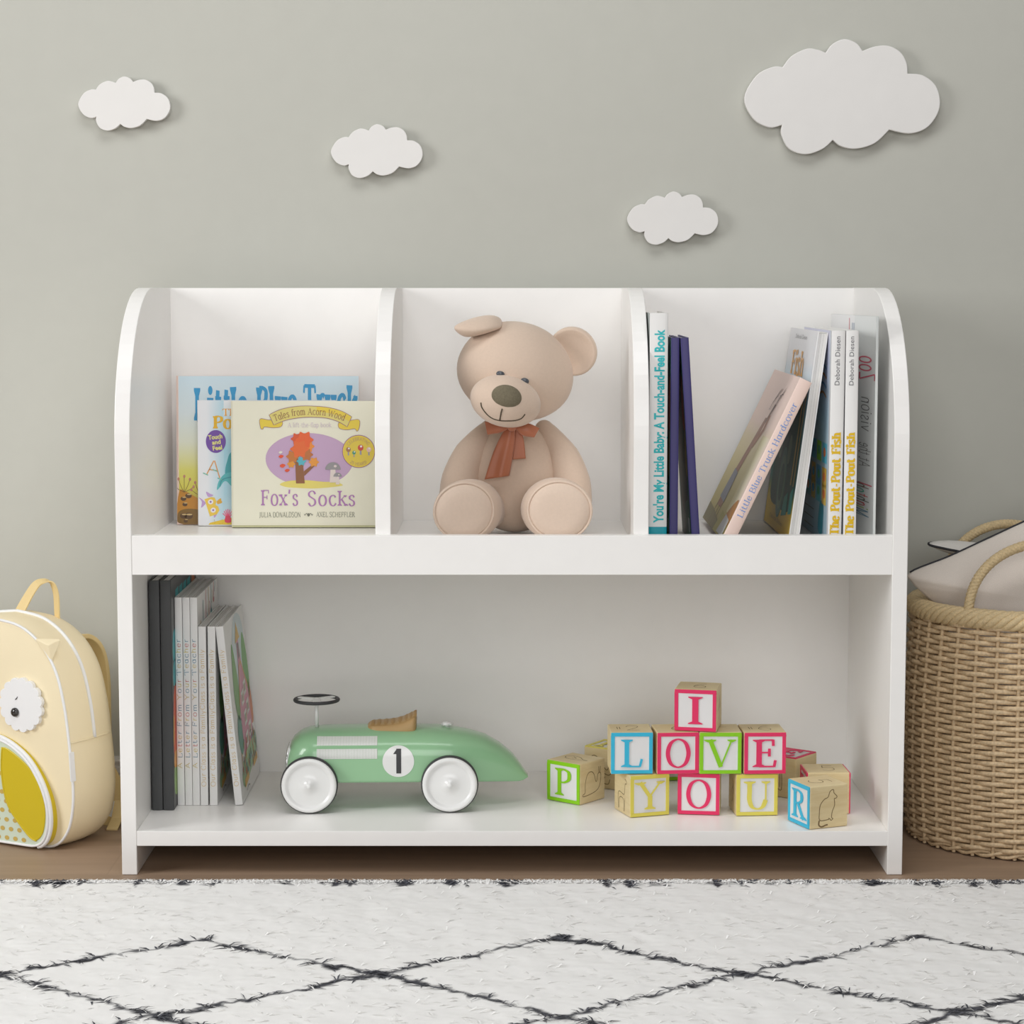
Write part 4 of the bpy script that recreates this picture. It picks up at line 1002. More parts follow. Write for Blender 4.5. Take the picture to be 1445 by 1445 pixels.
cp = MB(); cp.lathe([(.0042, -.002), (.0042, .0018), (.0068, .0022), (.0072, .0045), (.005, .0062), (0, .0066)], 'car_white', lambda a, b2, h: (fx+a, b2, zc+h), 20)
for j in range(8): cp.tube([(fx+.0068*math.cos(PI*j/4), .0068*math.sin(PI*j/4), zc+.0022), (fx+.0068*math.cos(PI*j/4), .0068*math.sin(PI*j/4), zc+.0046)], .0012, 'car_white', 6)
cp.build('fuel_cap', car)

# ------------------------------------------------------------------ teddy bear
bp = at_y(727, 740, .16)
bear = thing('teddy_bear', 'beige teddy bear with a rust satin bow sitting in the middle compartment', 'teddy bear', (bp.x, .16, ZU))
ORG = Vector((bp.x, .16, ZU))
def W3(u, v, y): return at_y(u, v, y)-ORG
def Ry(a): return Matrix.Rotation(math.radians(a), 3, 'Y')
tc_ = W3(727, 672, .195)
TR = Vector((.067, .056, .0)); TR.z = (tc_.z-.0006); tor_c = tc_
def shape_blob(mb, c, r, m, f, rot=None, nu=44, nv=30):
    R = rot if rot is not None else Matrix.Identity(3); rows = []
    for i in range(nv+1):
        t = PI*i/nv; row = []
        for j in range(nu):
            a = 2*PI*j/nu; n = Vector((math.sin(t)*math.cos(a), math.sin(t)*math.sin(a), math.cos(t)))
            row.append(Vector(c)+R @ f(n, Vector((n.x*r[0], n.y*r[1], n.z*r[2]))))
        rows.append(row)
    return mb.grid(rows, m, cv=True)
def torso_f(n, p):                       # pear: fuller at the seat
    k = 1+.10*(-n.z)-.05*n.z*n.z; return Vector((p.x*k, p.y*k, p.z))
mb = MB(); shape_blob(mb, tor_c, TR, 'bear_plush', torso_f); mb.build('torso', bear)
def torso_y(x, z):                       # front surface of the belly
    nz = max(-1, min(1, (z-tor_c.z)/TR.z)); k = 1+.10*(-nz)-.05*nz*nz
    q = 1-nz*nz-((x-tor_c.x)/(TR.x*k))**2
    return tor_c.y-TR.y*k*math.sqrt(max(.02, q))
# head
hc = W3(727.5, 524, .150); HR = (.0775, .068, .0655)
def head_f(n, p):
    k = 1+.05*(-n.z)*(1-n.z*n.z)
    return Vector((p.x*k, p.y*(1-.06*n.z), p.z))
hd = MB(); RH = Ry(13); shape_blob(hd, hc, HR, 'bear_plush', head_f, RH); head = hd.build('head', bear)
mc = W3(713.3, 566, .086); mz = MB(); MR = (.0462, .040, .0335); RM = Ry(13)
mz.ell(mc, MR, 'bear_plush', RM); muz = mz.build('muzzle', head)
def muz_pt(u, v, lift=.0004):            # picture point -> front surface of the muzzle
    y = .06
    for _ in range(12):
        p = W3(u, v, y); q = RM.transposed() @ (p-mc); s = 1-(q.x/MR[0])**2-(q.z/MR[2])**2
        y = (mc.y-MR[1]*math.sqrt(max(.01, s)))+ORG.y
    p = W3(u, v, y); p.y -= lift; return p
nc = muz_pt(714.8, 560, -.004); nm = MB(); nm.ell(nc, (.0195, .0085, .0150), 'bear_nose', RM); nm.build('nose', muz)
ms = MB()
sm_ = catmull([(678.5, 568, 0), (680, 575, 0), (687, 584.5, 0), (695, 590.5, 0), (704.5, 593.3, 0), (716, 594, 0), (728, 593.2, 0), (736, 590.3, 0), (740.8, 584.5, 0)], 5)
ms.tube([muz_pt(p.x, p.y) for p in sm_], .0008, 'bear_thread', 6)
ms.tube([muz_pt(u, v) for u, v in ((708.6, 577), (707, 583), (705.3, 593))], .0010, 'bear_thread', 6); ms.build('mouth', muz)
def head_pt(u, v):
    y = .08
    for _ in range(14):
        p = W3(u, v, y); q = RH.transposed() @ (p-hc); s = 1-(q.x/HR[0])**2-(q.z/HR[2])**2; y = hc.y-HR[1]*math.sqrt(max(.02, s))+ORG.y
    return W3(u, v, y)
for u, v in ((706.2, 527.8), (740.6, 537.6)):
    e = MB(); e.ell(head_pt(u, v)+Vector((0, -.0008, 0)), (.0056, .0042, .0040), 'bear_eye', RM, 20, 14); e.build('eye', head)
# right ear: dished round pad
def zb(x, y): return (600+x/4.25, 430+y/4.25)
er = MB(); ec = W3(809, 495, .150); EA = Matrix.Rotation(math.radians(-26), 3, 'Z') @ Matrix.Rotation(math.radians(58), 3, 'Y')
EA = Ry(52) @ Matrix.Rotation(math.radians(14), 3, 'X')
rows = []
for q, th, in ((0, -.0045), (.45, -.0052), (.72, -.0075), (.88, -.0105), (.97, -.0105), (1.0, -.0065), (1.0, .0), (.95, .0065), (.75, .0085), (.4, .0075), (0, .007)):
    row = []
    for j in range(40):
        a = 2*PI*j/40; row.append(ec+EA @ Vector((.0330*q*math.cos(a), th, .0315*q*math.sin(a))))
    rows.append(row)
er.grid(rows, 'bear_plush', cv=True); er.build('ear', head)
# left ear: folded forward, its back uppermost
el = MB(); stn = [[(196, 170, .118), (152, 142, .104), (160, 126, .110), (190, 140, .125)],
                  [(238, 226, .126), (206, 158, .092), (226, 72, .122), (256, 140, .156)],
                  [(305, 208, .120), (300, 164, .086), (312, 30, .128), (335, 130, .170)],
                  [(385, 182, .116), (385, 152, .090), (398, 22, .134), (408, 110, .170)],
                  [(440, 158, .116), (450, 132, .104), (452, 56, .138), (455, 108, .156)],
                  [(456, 146, .124), (466, 126, .120), (464, 98, .138), (464, 118, .152)]]
rows = []
for s_ in stn: rows.append([W3(*zb(x, y), d) for x, y, d in s_])
el.grid(rows, 'bear_plush', cv=True); el.add(rows[0], [(0, 1, 2, 3)], 'bear_plush', smooth=True); el.add(rows[-1], [(0, 1, 2, 3)], 'bear_plush', smooth=True)
el.build('ear', head, subsurf=3)
# arms hang at the sides
def limb(pts, rr, name, ry=1., flat=None):
    m_ = MB(); P = catmull([tuple(p) for p in pts], 6); n = len(P)
    R_ = [interp([i/(len(rr)-1) for i in range(len(rr))], rr, i/(n-1)) for i in range(n)]
    # rounded ends
    d0 = (P[0]-P[1]).normalized(); d1 = (P[-1]-P[-2]).normalized(); PP = []; RR = []
    for a in (80, 60, 40, 20): PP.append(P[0]+d0*R_[0]*math.sin(math.radians(a))); RR.append(R_[0]*math.cos(math.radians(a)))
    PP += P; RR += R_
    for a in (20, 40, 60, 80): PP.append(P[-1]+d1*R_[-1]*math.sin(math.radians(a))); RR.append(R_[-1]*math.cos(math.radians(a)))
    m_.tube(PP, RR, 'bear_plush', 28, rx=ry); return m_.build(name, bear)
limb([W3(690, 606, .198), W3(664, 640, .178), W3(650, 675, .165), W3(646, 705, .155)], [.013, .0215, .0250, .0255], 'arm')
limb([W3(768, 606, .198), W3(795, 645, .178), W3(806, 680, .165), W3(808, 708, .155)], [.013, .0215, .0255, .0260], 'arm')
# legs with big round feet
for (hu, hv), (fu, fv), yaw, rz in (((695, 728), (656.5, 716.5), 20, .0405), ((757, 728), (788, 717), -10, .0415)):
    fc = W3(fu, fv, .073); fc.z = rz+.0012; hp = W3(hu, hv, .185); hp.z = .034
    lm = MB(); d = Matrix.Rotation(math.radians(yaw), 3, 'Z')
    P = [hp.lerp(fc, t) for t in (0, .25, .5, .7)]; lg = catmull([tuple(p) for p in P], 5)
    rows = []
    L = [(0, .0), (.02, .6), (.035, .86), (.05, 1.0)]
    prof = [(.0, .022), (.022, .0265), (.045, .0295)]
    ax = (fc-hp); ax.z = 0; ax.normalize(); D = fc-hp
    S_ = [(0., .020), (.1, .026), (.35, .0300), (.58, .0325), (.72, .0365), (.80, .0400), (.88, rz), (.96, rz), (1.02, rz*.97), (1.06, rz*.90)]
    for t, rad in S_:
        c = hp+D*t; c.z = max(rad+.0008, min(c.z, rad+.012)) if t > .5 else max(c.z, rad+.0008)
        rows.append([c+d @ Vector((rad*1.10*math.cos(2*PI*j/40), 0, rad*math.sin(2*PI*j/40))) for j in range(40)])
    end = hp+D*1.06; end.z = rz+.0012
    lm.grid(rows, 'bear_plush', cv=True); lm.add(rows[0], [tuple(range(40))], 'bear_plush', smooth=True)
    leg = lm.build('leg', bear)
    pd = MB(); rows = []
    for t, q in ((.0, .905), (.0006, .885), (.0020, .855), (.0048, .80), (.0064, .55), (.0070, .3), (.0070, 0)):
        c = end.copy(); rows.append([c+d @ Vector((rz*q*1.10*math.cos(2*PI*j/40), -t, rz*q*math.sin(2*PI*j/40))) for j in range(40)])
    pd.grid(rows, 'bear_pad', cv=True)
    pd.tube([end+d @ Vector((rz*.905*1.1*math.cos(2*PI*j/60), -.0012, rz*.905*math.sin(2*PI*j/60))) for j in range(60)], .0016, 'bear_pad', 8, closed=True)
    pd.build('foot_pad', leg)
# satin bow
def zq(x, y): return (670+x*110/1445., 580+y*110/1445.)
bow = MB()
def cloth_strip(mb_, A, B, bulge, n=14, m=10, folds=2, amp=.0016, yb=None):
    """cloth between picture edge polylines A and B (lists of (x,y) in the bow crop), pushed out from the belly"""
    a = catmull([(x, y, 0) for x, y in A], 8); b_ = catmull([(x, y, 0) for x, y in B], 8); L = len(a); rows = []
    for i in range(L):
        row = []
        for j in range(m+1):
            t = j/m; x = a[i].x+(b_[i].x-a[i].x)*t; y = a[i].y+(b_[i].y-a[i].y)*t
            u, v = zq(x, y); yy = .125
            for _ in range(6):
                p = W3(u, v, yy); yy = min(torso_y(p.x, p.z)+ORG.y-.002, yb if yb else 9)-bulge*math.sin(PI*min(1, max(0, t)))*.9-amp*math.cos(2*PI*folds*t)*(i/(L-1))
            row.append(W3(u, v, yy))
        rows.append(row)
    mb_.grid(rows, 'satin_rust')
cloth_strip(bow, [(600, 285), (480, 470), (330, 800), (180, 1270)], [(745, 280), (740, 560), (700, 860), (640, 1200)], .004, folds=1.5, yb=.131)
t1 = bow.build('bow', bear, fix=False); sm2 = t1.modifiers.new('s', 'SOLIDIFY'); sm2.thickness = .0009; sm2.offset = 0
bw = MB(); cloth_strip(bw, [(735, 285), (730, 560), (690, 900)], [(760, 300), (890, 470), (945, 880)], .0016, folds=1, amp=.0008, yb=.136)
o = bw.build('ribbon_tail', t1, fix=False); sm2 = o.modifiers.new('s', 'SOLIDIFY'); sm2.thickness = .0009; sm2.offset = 0
for A, B, mid in (([(650, 250), (450, 220), (185, 195)], [(620, 330), (480, 400), (235, 440)], 1), ([(720, 250), (980, 225), (1200, 320)], [(745, 330), (900, 460), (1100, 490)], -1)):
    lp = MB(); a = catmull([(x, y, 0) for x, y in A], 8); b_ = catmull([(x, y, 0) for x, y in B], 8); rows = []
    L = len(a)
    for i in range(L):
        s = i/(L-1); row = []
        for j in range(24):                      # flattened tube, pinched at the knot, open fold at the end
            an = 2*PI*j/24; t = .5-.5*math.cos(an); dpt = math.sin(an)
            x = a[i].x+(b_[i].x-a[i].x)*t; y = a[i].y+(b_[i].y-a[i].y)*t
            th_ = .0065*math.sin(PI*min(.93, s*.75+.14))*(1-.9*s**6)
            yy = .122-th_*dpt-.0008*math.cos(an*3)*s-.002*s
            row.append(W3(*zq(x, y), yy))
        rows.append(row)
    lp.grid(rows, 'satin_rust', cv=True); lp.build('bow_loop', t1)
kn = MB(); kn.ell(W3(*zq(690, 290), .117), (.0062, .0055, .0062), 'satin_rust'); kn.build('knot', t1)

# ------------------------------------------------------------------ backpack
BA = math.radians(28); BO = Vector((-.699, .176, .0016))
bag = thing('backpack', 'cream owl backpack with white scalloped eyes and a yellow pocket, on the floor', 'backpack', BO, (0, 0, -BA))
BI = (Matrix.Translation(BO) @ Matrix.Rotation(-BA, 4, 'Z')).inverted()
def bw_(u, v, y): return BI @ at_y(u, v, y)
half = [(0, .303), (.045, .296), (.080, .274), (.104, .240), (.117, .195), (.124, .145), (.1285, .100), (.1285, .062), (.119, .026), (.095, .004), (.05, .0005), (0, .0005)]
hp = catmull([(a, b2, 0) for a, b2 in half], 5)
OUT = [(p.x, max(.0005, p.y)) for p in hp]+[(-p.x, max(.0005, p.y)) for p in reversed(hp[1:-1])]
def ring(s, d, grow=0., lift=0.):
    c = (0, .135); r = []
    for u, v in OUT:
        n = Vector((u-c[0], v-c[1])); L = n.length; n = n/L if L else n
        r.append(Vector((c[0]+(u-c[0])*s+n.x*grow, d, max(.0005+lift, c[1]+(v-c[1])*s+n.y*grow))))
    return r
mb = MB(); rows = []
for q in (0.001, .25, .5, .7, .85, .94, .985): rows.append(ring(q, -.008*(1-q**2.4)))
for d, g in ((0, 0), (.010, .0025), (.031, .0042), (.053, .0045), (.075, .003), (.086, .0)): rows.append(ring(1, d, g))
for q, d in ((.97, .096), (.9, .100), (.5, .102), (.001, .102)): rows.append(ring(q, d))
mb.grid(rows, 'bag_cream', cv=True); body = mb.build('body', bag)
pp = MB(); pp.tube(ring(1, .0, .0012), .0019, 'bag_white', 8, closed=True); pp.build('piping', body)
zr = [p for p in ring(1, .049, .0050)]
k0 = min(range(len(OUT)//2), key=lambda i: abs(OUT[i][1]-.148) if OUT[i][0] > 0 else 9)
arch = [zr[i] for i in range(-k0, k0+1)]
z_ = MB(); z_.tube(arch, .0026, 'bag_white', 8); z_.build('zipper', body)
# side seam from front piping to the back
sm_ = MB(); ki = k0
sm_.tube([ring(1, d, g)[ki]+Vector((0, 0, 0)) for d, g in ((0, .0004), (.010, .0028), (.031, .0045), (.053, .0048), (.075, .0033), (.086, .0003))], .0014, 'bag_cream', 6); sm_.build('seam', body)
# woven tag on the piping
tg = MB(); i0 = min(range(len(OUT)//2), key=lambda i: abs(OUT[i][1]-.133)); r0 = ring(1, .0, .0042)
P = [Vector((interp([-.134, -.094], [r0[i0].x, .1318], -h), -.001, h)) for h in (.134, .124, .114, .104, .095)]
tg.ribbon(P, (.25, 1, 0), .0075, .0022, 'bag_white'); tg.build('tag', bag)
# scalloped felt eyes
def felt(u, h, who):
    d0 = -.0085; n = 15; pts = []
    for j in range(n*8):
        a = 2*PI*j/(n*8); r = .0372*(.90+.10*abs(math.sin(n*a/2))**.7); pts.append((u+r*math.cos(a), h+r*math.sin(a)))
    e = MB(); e.prism(pts, lambda a, b2, d: (a, d, b2), d0-.0022, d0+.004, 'bag_felt')
    o = e.build('eye_patch', bag, bevel=.0005, seg=2)
    p = MB(); p.ell((u-.0085*(1 if u > 0 else -1), d0-.0035, h-.0105), (.0062, .0045, .0062), 'bag_eye', None, 24, 16); p.build('pupil', o)
    l = MB(); s = 1 if u > 0 else -1
    l.tube([(u-s*.0085, d0-.0026, h+.0065), (u-s*.0060, d0-.0027, h+.0080), (u-s*.0042, d0-.0026, h+.0108)], [.0004, .0008, .0004], 'bag_eye', 6); l.build('eyelash', o)
felt(.0525, .1925, 'a'); felt(-.0525, .1925, 'b')
bk = MB(); bk.add([(-.012, -.0085, .168), (.012, -.0085, .168), (0, -.0185, .160), (0, -.0085, .148)], [(0, 1, 2), (0, 2, 3), (2, 1, 3), (0, 3, 1)], 'bag_mustard'); bk.build('beak', bag, bevel=.001)
# little pointed ears over the front seam
for s in (-1, 1):
    e = MB(); A = Vector((s*.071, -.002, .283)); B_ = Vector((s*.098, -.001, .249)); T = Vector((s*.106, .012, .283)); C_ = (A+B_+T)/3+Vector((s*.004, -.006, .004)); D_ = (A+B_+T)/3+Vector((0, .012, -.002))
    e.add([A, B_, T, C_, D_], [(0, 1, 3), (1, 2, 3), (2, 0, 3), (1, 0, 4), (2, 1, 4), (0, 2, 4)], 'bag_cream'); e.build('ear', bag, bevel=.0012)
# pocket: domed belly with yellow wings
pk = [(0, .150), (.022, .1475), (.046, .138), (.070, .121), (.089, .096), (.1005, .070), (.1045, .045), (.102, .024), (.093, .008), (.075, .0012), (.035, .001), (0, .001)]
ph = catmull([(a, b2, 0) for a, b2 in pk], 4); PO = [(p.x, max(.001, p.y)) for p in ph]+[(-p.x, max(.001, p.y)) for p in reversed(ph[1:-1])]
def pring(s, d): return [Vector((u*s, d, max(.0012, .05+(v-.05)*s))) for u, v in PO]
po = MB(); po.grid([pring(1.0, -.001), pring(1.0, -.006), pring(.995, -.0105), pring(.98, -.014), pring(.955, -.0155)], 'bag_mustard', cv=True)
po.grid([pring(.955, -.0155), pring(.945, -.0160)], 'bag_mint', cv=True); po.add(pring(.945, -.0160), [tuple(range(len(PO)))], 'bag_mint')
pkt = po.build('pocket', bag)
z2 = MB(); kk = len(ph)
arc_ = [pring(.985, -.0132)[i] for i in range(-kk+10, kk-9)]
z2.tube(arc_, .0030, 'bag_white', 8); z2.build('pocket_zipper', pkt)
p2 = MB(); p2.tube(pring(.952, -.0160), .0018, 'bag_white', 8, closed=True); p2.build('pocket_piping', pkt)
dts = MB(); rnd = random.Random(8)
for j in range(-4, 5):
    for i in range(9):
        u = j*.0145+(.00725 if i % 2 else 0); h = .010+i*.0125
        if abs(u) < .086 and h < .115 and math.hypot(u/.092, (h-.05)/.085) < .93:
            an = rnd.uniform(0, 3); dts.add([(u+.0036*math.cos(2*PI*k/14)*(1.1 if 1 else 1), -.0163, h+.0031*math.sin(2*PI*k/14)) for k in range(14)], [tuple(range(14))], 'bag_dot')
dts.build('dots', pkt)
for s in (-1, 1):
    w = [(.025, .1335), (.023, .105), (.0265, .075), (.035, .052), (.052, .032), (.070, .0155), (.080, .012), (.0915, .024), (.0960, .048), (.0925, .073), (.0795, .1005), (.055, .1215)]
    wp = catmull([(s*a, b2, 0) for a, b2 in w], 5, True)
    m_ = MB(); m_.prism([(p.x, p.y) for p in wp], lambda a, b2, d: (a, d, b2), -.0174, -.0148, 'bag_mustard'); wo = m_.build('wing', pkt, bevel=.0009, seg=2)
    m_ = MB(); m_.tube([(p.x, -.0174, p.y) for p in catmull([(s*a, b2, 0) for a, b2 in w[:7]], 5)], .0013, 'bag_mustard', 6); m_.build('wing_piping', wo)
# carry handle
hd_ = MB(); hpts = [(19, 890, .222), (24, 872, .222), (36, 848, .224), (50, 826, .226), (62, 820, .228), (73, 823, .228), (79, 838, .228), (80.5, 862, .228), (81, 880, .229), (81.5, 900, .229)]
PP = [bw_(*p) for p in catmull(hpts, 5)]
n = len(PP); wl = [.017-.004*math.sin(PI*i/(n-1)) for i in range(n)]
hd_.ribbon(PP, [BI.to_3x3() @ Vector((.95-.5*(i/(n-1)), -.35-.5*(i/(n-1)), -.15)) for i in range(n)], wl, .0018, 'bag_strap'); hd_.build('carry_handle', bag)
# shoulder straps behind
sp_ = MB(); spts = [(86, 903, .285), (98, 900, .300), (114, 899, .318), (128, 910, .330), (136, 930, .336), (140, 960, .336), (141, 1000, .332), (142, 1050, .322), (146, 1092, .312)]
PP = [bw_(*p) for p in catmull(spts, 5)]; sp_.ribbon(PP, BI.to_3x3() @ Vector((.90, -.45, .1)), .036, .007, 'bag_strap'); sp_.build('shoulder_strap', bag, bevel=.0015)
lw = MB(); lw.ribbon([bw_(*p) for p in catmull([(150, 1085, .316), (160, 1105, .305), (167, 1125, .298), (166, 1143, .29)], 4)], BI.to_3x3() @ Vector((.75, .2, .62)), .024, .003, 'bag_strap'); lw.build('shoulder_strap', bag)
bu = MB(); bu.ribbon([bw_(163, 1131, .286), bw_(158, 1150, .276), bw_(154, 1161, .268)], BI.to_3x3() @ Vector((1, 0, .1)), .010, .0024, 'bag_white'); bu.build('strap_adjuster', bag)
tl = MB(); tl.ribbon([bw_(170, 1130, .285), bw_(165, 1155, .262), bw_(158, 1171, .2315)], BI.to_3x3() @ Vector((1, 0, 0)), .0155, .0018, 'bag_strap'); tl.build('webbing_end', bag)
tl = MB(); tl.ribbon([bw_(156, 1160, .262), bw_(147, 1157, .245), bw_(138, 1153, .236)], BI.to_3x3() @ Vector((0, .5, 1)), .014, .0018, 'bag_strap'); tl.build('webbing_end', bag)

# ------------------------------------------------------------------ basket and cushions
BC_ = Vector((.702, .2165, .0003)); RIMZ = .318
bas = thing('wicker_basket', 'round woven seagrass basket with rope handles right of the bookcase', 'basket', BC_)
def RB(z):
    t = z/RIMZ; return .1500+.010*math.sin(PI*min(1, t*.85+.1))-.001*t
NS = 34; mb = MB(); rows_n = 44; z0 = .0125
for i in range(rows_n):
    z = z0+(RIMZ-.012-z0)*i/(rows_n-1); ph_ = PI*(i % 2); R0 = RB(z)
    pts = []
    for j in range(NS*6):
        a = 2*PI*j/(NS*6); r = R0+.0036*math.cos(NS/2*a+ph_); pts.append((r*math.cos(a), r*math.sin(a), z+.0009*math.sin(NS/2*a+ph_+.8)))
    mb.tube(pts, .0035, 'seagrass', 6, closed=True)
for s in range(NS):
    a = 2*PI*(s+.0)/NS
    mb.tube([(RB(z)*math.cos(a), RB(z)*math.sin(a), z) for z in (.001, .03, .08, .14, .2, .26, RIMZ-.008)], .0028, 'seagrass', 6)
for k in range(2):
    pts = []
    for j in range(NS*4):
        a = 2*PI*j/(NS*4); q = math.cos(NS/2*a+PI*k); pts.append(((RB(0)+.003*q)*math.cos(a), (RB(0)+.003*q)*math.sin(a), .0062+.0032*math.sin(NS/2*a+PI*k)))
    mb.tube(pts, .0026, 'seagrass', 6, closed=True)
mb.lathe([(.0001, .004), (RB(0)-.003, .004), (RB(0)-.003, .007), (.0001, .007)], 'seagrass', lambda a, b2, h: (a, b2, h), 48)
mb.build('woven_body', bas, fix=False)
def rope(mb_, path, R, strands, turns, rs, m, closed=False, flat=1.):
    P = [Vector(p) for p in path]; k = len(P); T = [(P[(i+1) % k if closed else min(i+1, k-1)]-P[(i-1) % k if closed else max(i-1, 0)]).normalized() for i in range(k)]
    N = []; n0 = Vector((0, 0, 1)) if abs(T[0].z) < .9 else Vector((0, 1, 0))
    for t in T: n0 = (n0-t*n0.dot(t)).normalized(); N.append(n0.copy())
    for s in range(strands):
        q = []
        for i in range(k):
            a = 2*PI*(turns*i/(k if closed else k-1)+s/strands); B = T[i].cross(N[i])
            q.append(P[i]+N[i]*math.cos(a)*R*flat+B*math.sin(a)*R)
        mb_.tube(q, rs, m, 7, closed=closed)
rm = MB(); RR = RB(RIMZ)
rope(rm, [((RR)*math.cos(2*PI*j/420), RR*math.sin(2*PI*j/420), RIMZ-.001) for j in range(420)], .0078, 6, -13, .0050, 'seagrass_rope', True, 1.15)
rm.build('rim', bas, fix=False)
for s in (-1, 1):
    hw = .102 if s < 0 else .088; yo = s*math.sqrt(RR**2-hw**2); h = MB(); ht = .098
    path = [(-hw, yo, RIMZ-.008+.008*t) for t in (0, .5)]
    path += [(-hw*math.cos(PI*t/40)*(1 if 1 else 1), yo, RIMZ+ht*math.sin(PI*t/40)**.85) for t in range(0, 41)]
    path += [(hw, yo, RIMZ-.008+.008*t) for t in (.5, 0)]
    path = [tuple(p) for p in catmull(path, 4)]
    rope(h, path, .0036, 4, 17, .0034, 'seagrass_rope'); h.build('handle', bas, fix=False)
def cushion(name, label, outl, frame, T, m, n=7, seam=None):
    th = thing(name, label, 'cushion', frame(0, 0, 0), (0, 0, 0))
    org = frame(0, 0, 0); P = catmull([(a, b2, 0) for a, b2 in outl], 6, True)
    c = sum((Vector((p.x, p.y)) for p in P), Vector((0, 0)))/len(P); rows = []
    S_ = [math.sin(PI/2*i/n) for i in range(n+1)]
    for i in range(n+1):
        s = max(.001, S_[i]); rows.append([frame(c.x+(p.x-c.x)*s, c.y+(p.y-c.y)*s, T*(1-s**2.2)**.75)-org for p in P])
    for i in range(n-1, -1, -1):
        s = max(.001, S_[i]); rows.append([frame(c.x+(p.x-c.x)*s, c.y+(p.y-c.y)*s, -T*(1-s**2.2)**.75)-org for p in P])
    mb_ = MB(); mb_.grid(rows, m, cv=True); mb_.build('cushion_cover', th)
    Q = P if not seam else P[seam[0]*6:]+P[:seam[1]*6+1]
    pi_ = MB(); pi_.tube([frame(p.x, p.y, 0)-org for p in Q], .0017, 'piping_dark', 6, closed=not seam); pi_.build('piping', th)
    return th
o1 = [(.5375, .3665), (.541, .352), (.556, .337), (.575, .316), (.592, .27), (.612, .2), (.66, .16), (.74, .16), (.790, .2), (.812, .27), (.826, .34), (.845, .42), (.86, .485), (.83, .485), (.76, .462), (.70, .4385), (.64, .411), (.59, .388)]
cushion('cushion', 'grey linen cushion with dark piping in front, stuffed in the basket', o1, lambda u, v, d: Vector((u, .185-d+.10*(v-.32), v)), .048, 'linen_grey', seam=(12, 0))
tp = at_y(1316.5, 770.5, .288)
o2 = [(0, 0), (.030, -.012), (.08, -.020), (.13, -.014), (.140, .008), (.13, .028), (.08, .033), (.03, .030), (.002, .022), (-.004, .010)]
e2 = Vector((0, 1, .10)).normalized(); e3 = Vector((1, 0, 0)).cross(e2).normalized()
cushion('cushion', 'pale cushion corner with dark piping showing behind the grey cushion', o2, lambda u, v, d: tp+Vector((1, 0, -.14))*u+e2*v+e3*d, .011, 'linen_pale')

# ------------------------------------------------------------------ rug
RX, RY0, RY1, PILE = 1.0, -1.0, -.082, .0145
rug = thing('rug', 'white shaggy rug with black diamond lines in front of the bookcase', 'rug', (0, -.5, 0))
rg = np.random.default_rng(3)
zz = [[(-.960, -.455), (-.754, -.331), (-.552, -.456), (-.351, -.331), (-.143, -.457), (.0544, -.317), (.246, -.455), (.463, -.317), (.665, -.455), (.87, -.32), (1.07, -.455)],
      [(-.96, -.453), (-.756, -.595), (-.552, -.452), (-.361, -.595), (-.143, -.453), (.052, -.595), (.246, -.451), (.454, -.582), (.665, -.452), (.87, -.59), (1.07, -.45)],
      [(-.756, -.593), (-.56, -.73), (-.361, -.590), (-.15, -.73), (.052, -.590), (.25, -.73), (.454, -.577), (.66, -.73), (.87, -.59)],
      [(-.96, -.735), (-.756, -.87), (-.56, -.73), (-.355, -.87), (-.15, -.73), (.05, -.87), (.25, -.73), (.455, -.87), (.66, -.73), (.87, -.87)]]
def vnoise(x, y, s, seed):                       # smooth value noise
    g = np.random.default_rng(seed).random((64, 64)); X = x*s+100; Y = y*s+100
    i = np.floor(X).astype(int); j = np.floor(Y).astype(int); u = X-i; v = Y-j; u = u*u*(3-2*u); v = v*v*(3-2*v)
    f = lambda p, q: g[p % 64, q % 64]
    return f(i, j)*(1-u)*(1-v)+f(i+1, j)*u*(1-v)+f(i, j+1)*(1-u)*v+f(i+1, j+1)*u*v
def darkness(x, y):
    """0..1, how black the yarn is at a point of the rug"""
    m = np.zeros_like(x)
    xs = x+.008*(vnoise(x, y, 80, 1)-.5); ys = y+.012*(vnoise(x, y*.6, 40, 2)-.5)+.012*(vnoise(x, y, 110, 5)-.5)
    for L in zz:
        for (x0, y0), (x1, y1) in zip(L[:-1], L[1:]):
            dx, dy = x1-x0, y1-y0; t = np.clip(((xs-x0)*dx+(ys-y0)*dy)/(dx*dx+dy*dy), -.01, 1.01)
            d = np.hypot(xs-(x0+dx*t), ys-(y0+dy*t)); w = .0028+.0048*vnoise(x, y, 30, 7)+.0035*(np.abs(t-.5) > .47)
            m = np.maximum(m, np.clip((w-d)/.0045+.15, 0, 1))
    e = .7*vnoise(x, x*0, 36, 11)+.6*vnoise(x, x*0+9, 110, 12)+.2*vnoise(x, y, 120, 14)
    dep = .006+.040*np.clip(vnoise(x, x*0+3, 110, 13)-.25, 0, 1)
    m = np.maximum(m, np.clip((e-.70)/.14, 0, 1)*np.clip((y-(RY1-dep))/.006, 0, 1))
    return m
cw = np.array(lin((249, 248, 246))); cd = np.array(lin((66, 67, 74)))
nx, ny = 800, 330
gx, gy = np.meshgrid(np.linspace(-RX, RX, nx), np.linspace(RY0, RY1, ny))
edge_y = RY1+.006*(vnoise(gx, gx*0, 30, 21)-.5)+.003*(vnoise(gx, gx*0, 120, 22)-.5)
gy = RY0+(gy-RY0)*(edge_y-RY0)/(RY1-RY0)
gz = PILE-.002+.0018*vnoise(gx, gy, 40, 31)+.0007*vnoise(gx, gy*1.2, 110, 32)
gz[-1] = .002; gz[-2] = PILE*.9; gz[0] = .002; gz[:, 0] = .002; gz[:, -1] = .002
mk = darkness(gx, gy)
V = np.stack([gx, gy+.5, gz], -1).reshape(-1, 3)
